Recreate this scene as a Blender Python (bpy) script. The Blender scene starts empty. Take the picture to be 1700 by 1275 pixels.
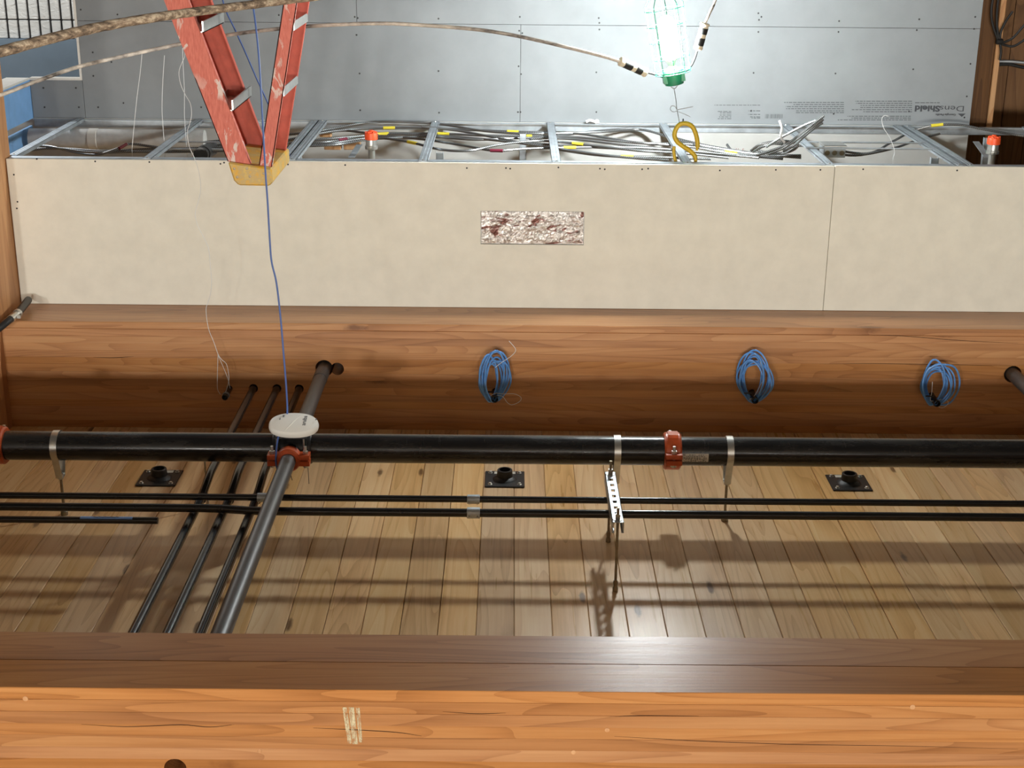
import bpy, bmesh, math, random
from mathutils import Vector, Matrix, noise as mnoise

random.seed(7)
scene = bpy.context.scene
COL = scene.collection

# ---------------------------------------------------------------- camera
# The photograph was taken with the phone upside down: the camera looks up under the
# ceiling with a 180 degree roll.
FPX = 2380.0
TH = math.atan(832.0 / FPX)          # pitch up
PSI = math.atan(-0.0023)             # yaw
RHO = math.atan(0.0093)              # residual roll
CAM = Vector((0, 0, 1.6))
_F = Vector((math.sin(PSI) * math.cos(TH), math.cos(PSI) * math.cos(TH), math.sin(TH)))
_R = Vector((math.cos(PSI), -math.sin(PSI), 0))
_U = _R.cross(_F)
_right = (-_R) * math.cos(RHO) - _U * math.sin(RHO)
_down = (-_R) * math.sin(RHO) + _U * math.cos(RHO)
cam_data = bpy.data.cameras.new('camera')
cam = bpy.data.objects.new('camera', cam_data)
COL.objects.link(cam)
M3 = Matrix((_right, -_down, -_F)).transposed()
cam.matrix_world = Matrix.Translation(CAM) @ M3.to_4x4()
cam_data.sensor_fit = 'HORIZONTAL'
cam_data.sensor_width = 36
cam_data.lens = FPX / 1700 * 36
cam_data.clip_start = 0.05
scene.camera = cam

# ---------------------------------------------------------------- world, lights, exposure
world = bpy.data.worlds.new('world')
scene.world = world
world.use_nodes = True
world.node_tree.nodes['Background'].inputs[0].default_value = (0.95, 0.97, 1.0, 1)
world.node_tree.nodes['Background'].inputs[1].default_value = 0.025
scene.view_settings.view_transform = 'Standard'
scene.view_settings.look = 'None'
scene.view_settings.exposure = 0.0
scene.view_settings.gamma = 1.0
scene.view_settings.use_curve_mapping = False
BULB_STRENGTH = 1030.0
# fill lights added behind the camera, standing in for unseen lamps there
for (lx, ly, lz, e) in [(-3.2, -6.0, 2.62, 390), (0.6, -10.5, 2.75, 620), (3.6, -6.2, 2.55, 390), (-2.4, -13.0, 2.8, 700),
                        (2.6, -12.0, 2.5, 700), (-0.8, -8.4, 2.3, 420), (4.2, -10.0, 2.1, 420)]:
    ld = bpy.data.lights.new('rear_fill_light', 'POINT')
    ld.energy = e * 1.72
    ld.color = (1.0, 0.965, 0.90)
    ld.shadow_soft_size = 0.28
    lo = bpy.data.objects.new('rear_fill_light', ld)
    lo.location = (lx, ly, lz)
    COL.objects.link(lo)
# added unseen fill light, brightens the room beyond the opening in the grey wall
ld = bpy.data.lights.new('next_room_fill_light', 'POINT')
ld.energy = 110
ld.color = (0.93, 0.97, 1.0)
ld.shadow_soft_size = 0.15
lo = bpy.data.objects.new('next_room_fill_light', ld)
lo.location = (3.4, 8.5, 1.2)
COL.objects.link(lo)


def ray(px, py):
    dx, dy = px - 850.0, py - 637.5
    return _F * FPX + _right * dx + _down * dy


def PY(px, py, Y):                   # point on the vertical plane at depth Y
    d = ray(px, py)
    return CAM + d * (Y / d.y)


def PZ(px, py, Z):                   # point on the horizontal plane at height Z
    d = ray(px, py)
    return CAM + d * ((Z - CAM.z) / d.z)


def PX(px, py, X):                   # point on the side plane at X
    d = ray(px, py)
    return CAM + d * (X / d.x)


# ---------------------------------------------------------------- mesh helpers
class MB:
    def __init__(self):
        self.v, self.f, self.m = [], [], []

    def add(self, vs, fs, mi=0):
        b = len(self.v)
        self.v += [Vector(p) for p in vs]
        for f in fs:
            self.f.append([b + i for i in f])
            self.m.append(mi)
        return self

    def box(self, lo, hi, mi=0):
        x0, y0, z0 = lo
        x1, y1, z1 = hi
        if x0 > x1: x0, x1 = x1, x0
        if y0 > y1: y0, y1 = y1, y0
        if z0 > z1: z0, z1 = z1, z0
        return self.add([(x0, y0, z0), (x1, y0, z0), (x1, y1, z0), (x0, y1, z0),
                         (x0, y0, z1), (x1, y0, z1), (x1, y1, z1), (x0, y1, z1)],
                        [(0, 3, 2, 1), (4, 5, 6, 7), (0, 1, 5, 4), (1, 2, 6, 5), (2, 3, 7, 6), (3, 0, 4, 7)], mi)

    def obox(self, c, ax, ay, az, mi=0):   # oriented box, half axes as vectors
        c, ax, ay, az = Vector(c), Vector(ax), Vector(ay), Vector(az)
        vs = [c - ax - ay - az, c + ax - ay - az, c + ax + ay - az, c - ax + ay - az,
              c - ax - ay + az, c + ax - ay + az, c + ax + ay + az, c - ax + ay + az]
        return self.add(vs, [(0, 3, 2, 1), (4, 5, 6, 7), (0, 1, 5, 4), (1, 2, 6, 5), (2, 3, 7, 6), (3, 0, 4, 7)], mi)

    def prism(self, poly, off, mi=0):      # polygon (3D points) swept by a vector
        n = len(poly)
        off = Vector(off)
        vs = [Vector(p) for p in poly] + [Vector(p) + off for p in poly]
        fs = [tuple(range(n))[::-1], tuple(range(n, 2 * n))]
        for i in range(n):
            j = (i + 1) % n
            fs.append((i, j, n + j, n + i))
        return self.add(vs, fs, mi)

    def tube(self, pts, r, n=8, cap=True, mi=0, flat=1.0):
        pts = [Vector(p) for p in pts]
        m = len(pts)
        rs = r if isinstance(r, (list, tuple)) else [r] * m
        tang = []
        for i in range(m):
            a = pts[max(i - 1, 0)]
            b = pts[min(i + 1, m - 1)]
            t = (b - a)
            tang.append(t.normalized() if t.length > 1e-9 else Vector((0, 0, 1)))
        up = Vector((0, 0, 1)) if abs(tang[0].z) < 0.9 else Vector((0, 1, 0))
        u = (up - tang[0] * up.dot(tang[0])).normalized()
        vs, fs = [], []
        for i in range(m):
            t = tang[i]
            u = (u - t * u.dot(t))
            u = u.normalized() if u.length > 1e-6 else t.orthogonal().normalized()
            w = t.cross(u)
            for k in range(n):
                a = 2 * math.pi * k / n
                vs.append(pts[i] + u * (math.cos(a) * rs[i]) + w * (math.sin(a) * rs[i] * flat))
        for i in range(m - 1):
            for k in range(n):
                k2 = (k + 1) % n
                fs.append((i * n + k, i * n + k2, (i + 1) * n + k2, (i + 1) * n + k))
        if cap:
            fs.append(tuple(range(n))[::-1])
            fs.append(tuple(range((m - 1) * n, m * n)))
        return self.add(vs, fs, mi)

    def cyl(self, a, b, r, n=16, mi=0, r2=None):
        return self.tube([a, b], [r, r if r2 is None else r2], n, True, mi)

    def pipe(self, a, b, r, ri, n=24, mi=0):   # open pipe with wall thickness
        a, b = Vector(a), Vector(b)
        t = (b - a).normalized()
        u = t.orthogonal().normalized()
        w = t.cross(u)
        vs, fs = [], []
        for p, rr in ((a, r), (b, r), (b, ri), (a, ri)):
            for k in range(n):
                an = 2 * math.pi * k / n
                vs.append(p + u * math.cos(an) * rr + w * math.sin(an) * rr)
        for i in range(4):
            j = (i + 1) % 4
            for k in range(n):
                k2 = (k + 1) % n
                fs.append((i * n + k, i * n + k2, j * n + k2, j * n + k))
        return self.add(vs, fs, mi)

    def lathe(self, base, axis, prof, n=24, mi=0):  # prof: list of (distance along axis, radius)
        base, t = Vector(base), Vector(axis).normalized()
        u = t.orthogonal().normalized()
        w = t.cross(u)
        vs, fs = [], []
        for (d, r) in prof:
            for k in range(n):
                an = 2 * math.pi * k / n
                vs.append(base + t * d + u * math.cos(an) * r + w * math.sin(an) * r)
        for i in range(len(prof) - 1):
            for k in range(n):
                k2 = (k + 1) % n
                fs.append((i * n + k, i * n + k2, (i + 1) * n + k2, (i + 1) * n + k))
        fs.append(tuple(range(n))[::-1])
        fs.append(tuple(range((len(prof) - 1) * n, len(prof) * n)))
        return self.add(vs, fs, mi)

    def build(self, name, mat, parent=None, smooth=False, origin=None, bevel=0.0):
        if parent is not None:
            org = world_loc(parent)
        elif origin is not None:
            org = Vector(origin)
        else:
            lo = [min(p[i] for p in self.v) for i in range(3)]
            hi = [max(p[i] for p in self.v) for i in range(3)]
            org = Vector([(lo[i] + hi[i]) / 2 for i in range(3)])
        me = bpy.data.meshes.new(name)
        me.from_pydata([tuple(p - org) for p in self.v], [], self.f)
        mats = mat if isinstance(mat, (list, tuple)) else [mat]
        for m_ in mats:
            me.materials.append(m_)
        for p, mi in zip(me.polygons, self.m):
            p.material_index = mi
        bm = bmesh.new()
        bm.from_mesh(me)
        bmesh.ops.recalc_face_normals(bm, faces=bm.faces)
        if bevel:
            bmesh.ops.bevel(bm, geom=[e for e in bm.edges if e.is_manifold and e.calc_face_angle(0) > 0.6], offset=bevel,
                            segments=1, affect='EDGES', clamp_overlap=True)
        bm.to_mesh(me)
        bm.free()
        if smooth:
            me.shade_smooth()
            me.set_sharp_from_angle(angle=math.radians(38))
        o = bpy.data.objects.new(name, me)
        COL.objects.link(o)
        if parent is not None:
            o.parent = parent
        else:
            o.location = org
        return o


def world_loc(o):
    p = Vector(o.location)
    while o.parent is not None:
        o = o.parent
        p = p + Vector(o.location)
    return p


def tag(o, label, cat, group=None):
    o['label'] = label
    o['category'] = cat
    if group:
        o['group'] = group
    return o


def struct(o, label=None, cat=None):
    o['kind'] = 'structure'
    if label:
        o['label'] = label
    if cat:
        o['category'] = cat
    return o


def thing(name, loc, label, cat, group=None):
    o = bpy.data.objects.new(name, None)
    o.empty_display_size = 0.05
    o.location = loc
    COL.objects.link(o)
    return tag(o, label, cat, group)


def inst(src, parent, loc, name=None):
    c = src.copy()
    if name:
        c.name = name
    COL.objects.link(c)
    c.parent = parent
    c.location = loc
    return c


def dup_thing(root, loc, label=None):
    r = root.copy()
    COL.objects.link(r)
    r.location = loc
    if label:
        r['label'] = label
    for ch in list(root.children):
        c = ch.copy()
        COL.objects.link(c)
        c.parent = r
        for g in list(ch.children):
            d = g.copy()
            COL.objects.link(d)
            d.parent = c
    return r


def spline(pts, sub=8):                 # Catmull-Rom through points
    pts = [Vector(p) for p in pts]
    if len(pts) < 3:
        return pts
    q = [pts[0] * 2 - pts[1]] + pts + [pts[-1] * 2 - pts[-2]]
    out = []
    for i in range(1, len(q) - 2):
        p0, p1, p2, p3 = q[i - 1], q[i], q[i + 1], q[i + 2]
        for k in range(sub):
            t = k / sub
            out.append(0.5 * ((2 * p1) + (p2 - p0) * t + (2 * p0 - 5 * p1 + 4 * p2 - p3) * t * t
                              + (3 * p1 - p0 - 3 * p2 + p3) * t ** 3))
    out.append(pts[-1])
    return out


def pxpath(lst, sub=8):
    return spline([PY(*p) for p in lst], sub)


def boolean_cut(o, cutter):
    md = o.modifiers.new('cut', 'BOOLEAN')
    md.operation = 'DIFFERENCE'
    md.solver = 'EXACT'
    md.object = cutter
    bpy.context.view_layer.update()
    dg = bpy.context.evaluated_depsgraph_get()
    me = bpy.data.meshes.new_from_object(o.evaluated_get(dg))
    o.modifiers.clear()
    o.data = me


def cut_with(objs, mb):
    c = mb.build('cutter', MAT['dark'])
    bpy.context.view_layer.update()
    for o in objs:
        boolean_cut(o, c)
    me = c.data
    bpy.data.objects.remove(c)
    bpy.data.meshes.remove(me)


# ---------------------------------------------------------------- materials
MAT = {}


class NT:
    def __init__(self, name):
        self.mat = bpy.data.materials.new(name)
        self.mat.use_nodes = True
        self.t = self.mat.node_tree
        self.b = self.t.nodes['Principled BSDF']
        MAT[name] = self.mat

    def n(self, typ, **kw):
        nd = self.t.nodes.new(typ)
        for k, v in kw.items():
            setattr(nd, k, v)
        return nd

    def link(self, a, b):
        self.t.links.new(a, b)

    def setin(self, nd, key, val):
        if hasattr(val, 'is_output') or isinstance(val, bpy.types.NodeSocket):
            self.link(val, nd.inputs[key])
        else:
            nd.inputs[key].default_value = val

    def math(self, op, a, b=0.0, c=0.0, clamp=False):
        nd = self.n('ShaderNodeMath', operation=op, use_clamp=clamp)
        self.setin(nd, 0, a)
        self.setin(nd, 1, b)
        self.setin(nd, 2, c)
        return nd.outputs[0]

    def vmath(self, op, a, b=(0, 0, 0)):
        nd = self.n('ShaderNodeVectorMath', operation=op)
        self.setin(nd, 0, a)
        self.setin(nd, 1, b)
        return nd.outputs[0]

    def noise(self, vec, scale=1.0, detail=3.0, rough=0.55, dist=0.0):
        nd = self.n('ShaderNodeTexNoise')
        self.link(vec, nd.inputs['Vector'])
        nd.inputs['Scale'].default_value = scale
        nd.inputs['Detail'].default_value = detail
        nd.inputs['Roughness'].default_value = rough
        nd.inputs['Distortion'].default_value = dist
        return nd

    def ramp(self, fac, stops):
        nd = self.n('ShaderNodeValToRGB')
        el = nd.color_ramp.elements
        while len(el) < len(stops):
            el.new(0.5)
        for e, (p, c) in zip(el, stops):
            e.position = p
            e.color = c if len(c) == 4 else (*c, 1)
        self.link(fac, nd.inputs[0])
        return nd.outputs[0]

    def mix(self, fac, a, b, mode='MIX'):
        nd = self.n('ShaderNodeMix', data_type='RGBA', blend_type=mode)
        self.setin(nd, 'Factor', fac)
        for key, val in ((6, a), (7, b)):
            if isinstance(val, bpy.types.NodeSocket):
                self.link(val, nd.inputs[key])
            else:
                nd.inputs[key].default_value = val if len(val) == 4 else (*val, 1)
        return nd.outputs[2]

    def coord(self):
        return self.n('ShaderNodeTexCoord').outputs['Object']

    def bump(self, h, strength=0.2, dist=0.002):
        nd = self.n('ShaderNodeBump')
        nd.inputs['Strength'].default_value = strength
        nd.inputs['Distance'].default_value = dist
        self.link(h, nd.inputs['Height'])
        self.link(nd.outputs[0], self.b.inputs['Normal'])


def srgb(r, g, b):
    def f(c):
        c /= 255.0
        return c / 12.92 if c <= 0.04045 else ((c + 0.055) / 1.055) ** 2.4
    return (f(r), f(g), f(b), 1)


def simple(name, col, rough=0.5, metal=0.0, spec=0.5, var=0.0, vscale=20.0, bump=0.0, rvar=0.0):
    k = NT(name)
    k.b.inputs['Roughness'].default_value = rough
    k.b.inputs['Metallic'].default_value = metal
    k.b.inputs['Specular IOR Level'].default_value = spec
    col = tuple(col[:3])
    if var or bump or rvar:
        c = k.coord()
        nz = k.noise(c, vscale, 4.0, 0.6)
        if var:
            lo = tuple(max(0, x * (1 - var)) for x in col)
            hi = tuple(min(1, x * (1 + var)) for x in col)
            k.link(k.ramp(nz.outputs[0], [(0.3, lo), (0.7, hi)]), k.b.inputs['Base Color'])
        else:
            k.b.inputs['Base Color'].default_value = (*col, 1)
        if rvar:
            k.link(k.math('MULTIPLY_ADD', nz.outputs[0], rvar, rough - rvar * 0.5, True), k.b.inputs['Roughness'])
        if bump:
            k.bump(nz.outputs[0], bump, 0.003)
    else:
        k.b.inputs['Base Color'].default_value = (*col, 1)
    return k.mat


def wood(name, dark, mid, light, axis=0, rough=0.5, knots=1.0, valvar=0.25, spec=0.5, ring=11.0, huevar=0.0,
         knot_col=None, knot_scale=(1.7, 5.5)):
    k = NT(name)
    tc = k.coord()
    oi = k.n('ShaderNodeObjectInfo').outputs['Random']
    off = k.n('ShaderNodeCombineXYZ')
    k.link(k.math('MULTIPLY', oi, 37.3), off.inputs[0])
    k.link(k.math('MULTIPLY', oi, 71.9), off.inputs[1])
    k.link(k.math('MULTIPLY', oi, 53.1), off.inputs[2])
    p = k.vmath('ADD', tc, off.outputs[0])

    def sc(al, ac):
        s = [ac, ac, ac]
        s[axis] = al
        return k.vmath('MULTIPLY', p, tuple(s))
    big = k.noise(sc(0.7, 5.0), 1.0, 2.0, 0.5, 0.3).outputs[0]
    fib = k.noise(sc(5.0, 190.0), 1.0, 3.0, 0.65).outputs[0]
    fib2 = k.noise(sc(2.0, 60.0), 1.0, 2.0, 0.6).outputs[0]
    cath = k.noise(sc(0.55, 6.5), 1.0, 1.0, 0.4, 0.25).outputs[0]
    fr = k.math('FRACT', k.math('MULTIPLY', cath, ring))
    line = k.math('POWER', fr, 3.0)
    # knots
    kv = k.n('ShaderNodeTexVoronoi', feature='F1', voronoi_dimensions='3D')
    s = [knot_scale[1]] * 3
    s[axis] = knot_scale[0]
    k.link(k.vmath('MULTIPLY', p, tuple(s)), kv.inputs['Vector'])
    kv.inputs['Scale'].default_value = 1.0
    wob = k.noise(sc(30.0, 40.0), 1.0, 2.0).outputs[0]
    dist = k.math('ADD', kv.outputs['Distance'], k.math('MULTIPLY_ADD', wob, 0.09, -0.045))
    sep = k.n('ShaderNodeSeparateColor')
    k.link(kv.outputs['Color'], sep.inputs[0])
    pick = k.math('GREATER_THAN', sep.outputs[0], 1.0 - 0.55 * knots)
    kn = k.math('MULTIPLY', k.math('SUBTRACT', 1.0, k.math('DIVIDE', dist, 0.13), clamp=True), pick)
    core = k.math('SMOOTH_MIN', k.math('MULTIPLY', kn, 2.2), 1.0, 0.1)
    halo = k.math('MULTIPLY', k.math('SUBTRACT', 1.0, k.math('DIVIDE', dist, 0.34), clamp=True), pick)
    t = k.math('ADD', k.math('MULTIPLY', big, 0.55), k.math('MULTIPLY', fib, 0.22))
    t = k.math('ADD', t, k.math('MULTIPLY', fib2, 0.25))
    t = k.math('SUBTRACT', t, k.math('MULTIPLY', line, 0.17))
    t = k.math('SUBTRACT', t, k.math('MULTIPLY', halo, 0.12))
    col = k.ramp(t, [(0.24, dark), (0.47, mid), (0.70, light)])
    kc = knot_col or tuple(c * 0.28 for c in dark[:3])
    col = k.mix(k.math('MULTIPLY', core, 0.8), col, kc)
    hsv = k.n('ShaderNodeHueSaturation')
    k.link(col, hsv.inputs['Color'])
    rnd2 = k.math('FRACT', k.math('MULTIPLY', oi, 17.77))
    k.link(k.math('MULTIPLY_ADD', rnd2, valvar, 1.0 - valvar / 2), hsv.inputs['Value'])
    if huevar:
        k.link(k.math('MULTIPLY_ADD', oi, huevar, 1.0 - huevar / 2), hsv.inputs['Saturation'])
    k.link(hsv.outputs[0], k.b.inputs['Base Color'])
    k.b.inputs['Roughness'].default_value = rough
    k.b.inputs['Specular IOR Level'].default_value = spec
    k.link(k.math('MULTIPLY_ADD', fib2, 0.16, rough - 0.08, True), k.b.inputs['Roughness'])
    k.bump(k.math('ADD', fib, k.math('MULTIPLY', fib2, 1.2)), 0.15, 0.001)
    return k.mat


wood('glulam', srgb(150, 99, 58), srgb(181, 126, 78), srgb(200, 148, 97), 0, 0.34, 0.42, 0.15, 0.5, 17.0, 0.12,
     srgb(110, 66, 36))
wood('glulam_post', srgb(164, 110, 66), srgb(190, 134, 84), srgb(208, 156, 104), 2, 0.5, 0.3, 0.12, 0.4, 8.0, 0.1)
wood('deck', srgb(196, 153, 104), srgb(224, 184, 132), srgb(236, 206, 160), 1, 0.30, 0.8, 0.22, 0.4, 12.0, 0.22,
     srgb(92, 62, 38), (2.4, 9.0))
wood('stud_wood', srgb(76, 50, 30), srgb(104, 72, 42), srgb(124, 90, 56), 2, 0.6, 0.9, 0.35, 0.3, 10.0, 0.1)
wood('block_wood', srgb(170, 110, 70), srgb(210, 160, 112), srgb(225, 185, 140), 2, 0.6, 0.4, 0.3, 0.3, 10.0)
simple('dark', (0.006, 0.005, 0.005), 0.8)
simple('drywall_paper', srgb(230, 227, 213), 0.85, 0, 0.2, 0.05, 9.0, 0.05)
simple('drywall_core', srgb(225, 222, 214), 0.9, 0, 0.2, 0.05, 60)
simple('grey_board', srgb(132, 136, 138), 0.78, 0, 0.25, 0.06, 5.0, 0.06)
simple('white_board', srgb(196, 196, 192), 0.8, 0, 0.25, 0.06, 6.0, 0.05)
simple('print_ink', srgb(62, 64, 68), 0.7)
simple('print_ink_light', srgb(74, 77, 80), 0.7)
simple('marker_red', srgb(150, 70, 70), 0.7)
simple('screw', (0.02, 0.02, 0.022), 0.5)
simple('galv', srgb(190, 198, 204), 0.5, 0.75, 0.5, 0.18, 14.0, 0.04, 0.2)
simple('steel_bright', srgb(205, 205, 200), 0.32, 0.9, 0.5, 0.1, 40.0)
simple('zinc_rod', srgb(150, 140, 120), 0.42, 0.85, 0.5, 0.15, 60.0)
simple('black_pipe_small', (0.012, 0.012, 0.013), 0.22, 0.0, 0.55, 0.4, 18.0, 0.0, 0.15)
simple('black_steel', (0.016, 0.015, 0.015), 0.38, 0.0, 0.5, 0.4, 30.0, 0.05)
simple('flange_black', (0.012, 0.012, 0.012), 0.45, 0.0, 0.5)
simple('coupling_red', srgb(192, 84, 42), 0.35, 0.0, 0.5, 0.2, 30.0, 0.05)
simple('cap_orange', srgb(240, 84, 34), 0.45, 0.0, 0.5, 0.08, 40.0)
simple('ladder_orange', srgb(204, 92, 72), 0.55, 0.0, 0.4, 0.12, 25.0, 0.08)
simple('ap_white', srgb(228, 226, 218), 0.32, 0.0, 0.5)
simple('ap_grey', srgb(120, 122, 124), 0.5)
simple('cable_blue', srgb(96, 152, 218), 0.38, 0.0, 0.5, 0.12, 60.0)
simple('cable_blue_dark', srgb(70, 98, 160), 0.45, 0.0, 0.5)
simple('wire_white', srgb(214, 216, 216), 0.5)
simple('wire_grey', srgb(140, 140, 140), 0.45, 0.3)
simple('black_rubber', (0.02, 0.02, 0.02), 0.55, 0, 0.4)
simple('yellow_tape', srgb(226, 208, 60), 0.55, 0, 0.4)
simple('magenta_tape', srgb(120, 34, 56), 0.55, 0, 0.4)
simple('red_tape', srgb(96, 24, 24), 0.6, 0, 0.4)
simple('blue_tape', srgb(130, 166, 224), 0.7, 0, 0.3)
simple('hook_yellow', srgb(214, 178, 44), 0.42, 0.0, 0.5, 0.1, 40.0)
simple('lamp_green', srgb(40, 128, 92), 0.4, 0.0, 0.5)
simple('cage_green', srgb(62, 158, 128), 0.35, 0.0, 0.5)
simple('connector_ivory', srgb(232, 222, 196), 0.45)
simple('blue_panel', srgb(132, 180, 230), 0.6, 0, 0.4, 0.08, 12.0)
simple('slate_panel', srgb(104, 120, 134), 0.6, 0, 0.3, 0.06, 6.0)
simple('concrete', srgb(104, 101, 96), 0.9, 0, 0.2, 0.12, 3.0)
simple('pipe_wrap', srgb(206, 206, 202), 0.6, 0, 0.3, 0.12, 18.0, 0.1)
simple('sticker', srgb(212, 208, 196), 0.5)
simple('tan_plate', srgb(186, 168, 136), 0.5, 0.2)


def mat_special():
    # main pipe: black lacquer, dusty underside smears and scratches
    k = NT('pipe_black')
    c = k.coord()
    n1 = k.noise(k.vmath('MULTIPLY', c, (3.0, 14.0, 14.0)), 1.0, 5.0, 0.65).outputs[0]
    n2 = k.noise(k.vmath('MULTIPLY', c, (60.0, 9.0, 9.0)), 1.0, 3.0, 0.7).outputs[0]
    dust = k.math('MULTIPLY', k.ramp(n1, [(0.45, (0, 0, 0)), (0.78, (1, 1, 1))]), 0.55)
    scr = k.ramp(n2, [(0.66, (0, 0, 0)), (0.74, (0.5, 0.5, 0.5))])
    f = k.math('ADD', dust, k.math('MULTIPLY', scr, 0.35), clamp=True)
    k.link(k.mix(f, (0.010, 0.010, 0.011), (0.062, 0.057, 0.050)), k.b.inputs['Base Color'])
    k.link(k.math('MULTIPLY_ADD', f, 0.4, 0.2), k.b.inputs['Roughness'])
    # branch pipe: grey dusty steel
    k = NT('pipe_dusty')
    c = k.coord()
    n1 = k.noise(k.vmath('MULTIPLY', c, (30.0, 3.0, 30.0)), 1.0, 5.0, 0.6).outputs[0]
    k.link(k.ramp(n1, [(0.3, (0.045, 0.044, 0.044)), (0.75, (0.11, 0.105, 0.10))]), k.b.inputs['Base Color'])
    k.b.inputs['Roughness'].default_value = 0.42
    k.b.inputs['Metallic'].default_value = 0.3
    # armoured cable with ribbed sheath
    k = NT('armour_cable')
    c = k.coord()
    sp = k.n('ShaderNodeSeparateXYZ')
    k.link(c, sp.inputs[0])
    rib = k.math('SINE', k.math('MULTIPLY', k.math('ADD', sp.outputs[0], k.math('MULTIPLY', sp.outputs[2], 0.8)), 2 * math.pi / 0.009))
    h = k.math('MULTIPLY_ADD', rib, 0.5, 0.5)
    k.link(k.mix(h, (0.06, 0.06, 0.06), (0.32, 0.33, 0.33)), k.b.inputs['Base Color'])
    k.b.inputs['Metallic'].default_value = 0.7
    k.b.inputs['Roughness'].default_value = 0.38
    # crumpled foil tape with red-brown print
    k = NT('foil')
    c = k.coord()
    n1 = k.noise(k.vmath('MULTIPLY', c, (9.0, 9.0, 26.0)), 1.0, 3.0, 0.6, 1.2).outputs[0]
    n2 = k.noise(c, 70.0, 4.0, 0.7, 0.8).outputs[0]
    pr = k.ramp(n1, [(0.55, (0, 0, 0)), (0.61, (1, 1, 1))])
    k.link(k.mix(pr, (0.86, 0.84, 0.82), (0.30, 0.15, 0.13)), k.b.inputs['Base Color'])
    k.b.inputs['Metallic'].default_value = 0.9
    k.b.inputs['Roughness'].default_value = 0.28
    k.bump(n2, 0.9, 0.006)
    # plastic film wrapped panels seen through the opening
    k = NT('film_panel')
    c = k.coord()
    n1 = k.noise(k.vmath('MULTIPLY', c, (14.0, 14.0, 26.0)), 1.0, 4.0, 0.6, 0.6).outputs[0]
    k.b.inputs['Base Color'].default_value = srgb(196, 196, 192)
    k.b.inputs['Roughness'].default_value = 0.16
    k.b.inputs['Coat Weight'].default_value = 0.6
    k.bump(n1, 0.6, 0.02)
    # yellow ladder cap, scuffed and spattered
    k = NT('cap_yellow')
    c = k.coord()
    n1 = k.noise(c, 22.0, 5.0, 0.7).outputs[0]
    k.link(k.ramp(n1, [(0.42, srgb(226, 172, 44)), (0.58, srgb(196, 168, 108)), (0.72, srgb(228, 190, 80))]), k.b.inputs['Base Color'])
    k.b.inputs['Roughness'].default_value = 0.55
    # ladder rail outer face with plaster splashes
    k = NT('ladder_rail')
    c = k.coord()
    n1 = k.noise(k.vmath('MULTIPLY', c, (18.0, 6.0, 9.0)), 1.0, 5.0, 0.62, 0.9).outputs[0]
    n2 = k.noise(c, 4.0, 2.0, 0.5).outputs[0]
    n3 = k.noise(k.vmath('MULTIPLY', c, (160.0, 30.0, 30.0)), 1.0, 2.0).outputs[0]
    base = k.ramp(n3, [(0.3, srgb(200, 98, 80)), (0.7, srgb(220, 122, 102))])
    spl = k.math('MULTIPLY', k.ramp(n1, [(0.56, (0, 0, 0)), (0.60, (1, 1, 1))]),
                 k.ramp(n2, [(0.38, (0, 0, 0)), (0.48, (1, 1, 1))]))
    k.link(k.mix(k.math('MULTIPLY', spl, 0.85), base, srgb(226, 214, 204)), k.b.inputs['Base Color'])
    k.b.inputs['Roughness'].default_value = 0.6
    # dirty foreground power cord with plaster crust
    k = NT('dirty_cord')
    c = k.coord()
    n1 = k.noise(k.vmath('MULTIPLY', c, (22.0, 60.0, 60.0)), 1.0, 5.0, 0.7).outputs[0]
    k.link(k.ramp(n1, [(0.34, srgb(70, 62, 54)), (0.5, srgb(150, 132, 112)), (0.62, srgb(206, 192, 168))]), k.b.inputs['Base Color'])
    k.b.inputs['Roughness'].default_value = 0.85
    k.bump(n1, 0.7, 0.006)
    # string light cord: pale with dark scuffs
    k = NT('string_cord')
    c = k.coord()
    n1 = k.noise(k.vmath('MULTIPLY', c, (5.0, 12.0, 12.0)), 1.0, 4.0, 0.7).outputs[0]
    k.link(k.ramp(n1, [(0.34, srgb(84, 80, 76)), (0.46, srgb(176, 168, 158)), (0.6, srgb(228, 220, 206))]), k.b.inputs['Base Color'])
    k.b.inputs['Roughness'].default_value = 0.6
    # chalk strokes, broken up
    k = NT('chalk')
    c = k.coord()
    n1 = k.noise(k.vmath('MULTIPLY', c, (90.0, 20.0, 34.0)), 1.0, 5.0, 0.75).outputs[0]
    k.link(k.ramp(n1, [(0.40, (0, 0, 0)), (0.66, (1, 1, 1))]), k.b.inputs['Alpha'])
    k.b.inputs['Base Color'].default_value = srgb(226, 214, 176)
    k.b.inputs['Roughness'].default_value = 0.95
    # glowing bulb
    k = NT('bulb_glow')
    k.b.inputs['Base Color'].default_value = (1, 1, 1, 1)
    k.b.inputs['Emission Color'].default_value = (0.94, 0.99, 1.0, 1)
    k.b.inputs['Emission Strength'].default_value = BULB_STRENGTH


mat_special()

# ---------------------------------------------------------------- main dimensions (metres)
ZC = 4.0            # underside of the plank deck
ZB = 3.49           # underside of the beams
YF0, YF1 = 6.21, 6.56   # far beam
YN0, YN1 = 3.10, 3.38   # near beam
YD = 6.49           # face of the soffit drywall
ZS = 2.805          # underside of the soffit
YW = 7.67           # face of the grey back wall
XP = 2.30           # inner side of the timber post (photo left is +X)
XR = -4.6           # how far things run to the other side

# ---------------------------------------------------------------- setting
fl = MB().box((-8, -13, -0.1), (8, 13, 0)).build('floor', MAT['concrete'])
struct(fl)

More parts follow.
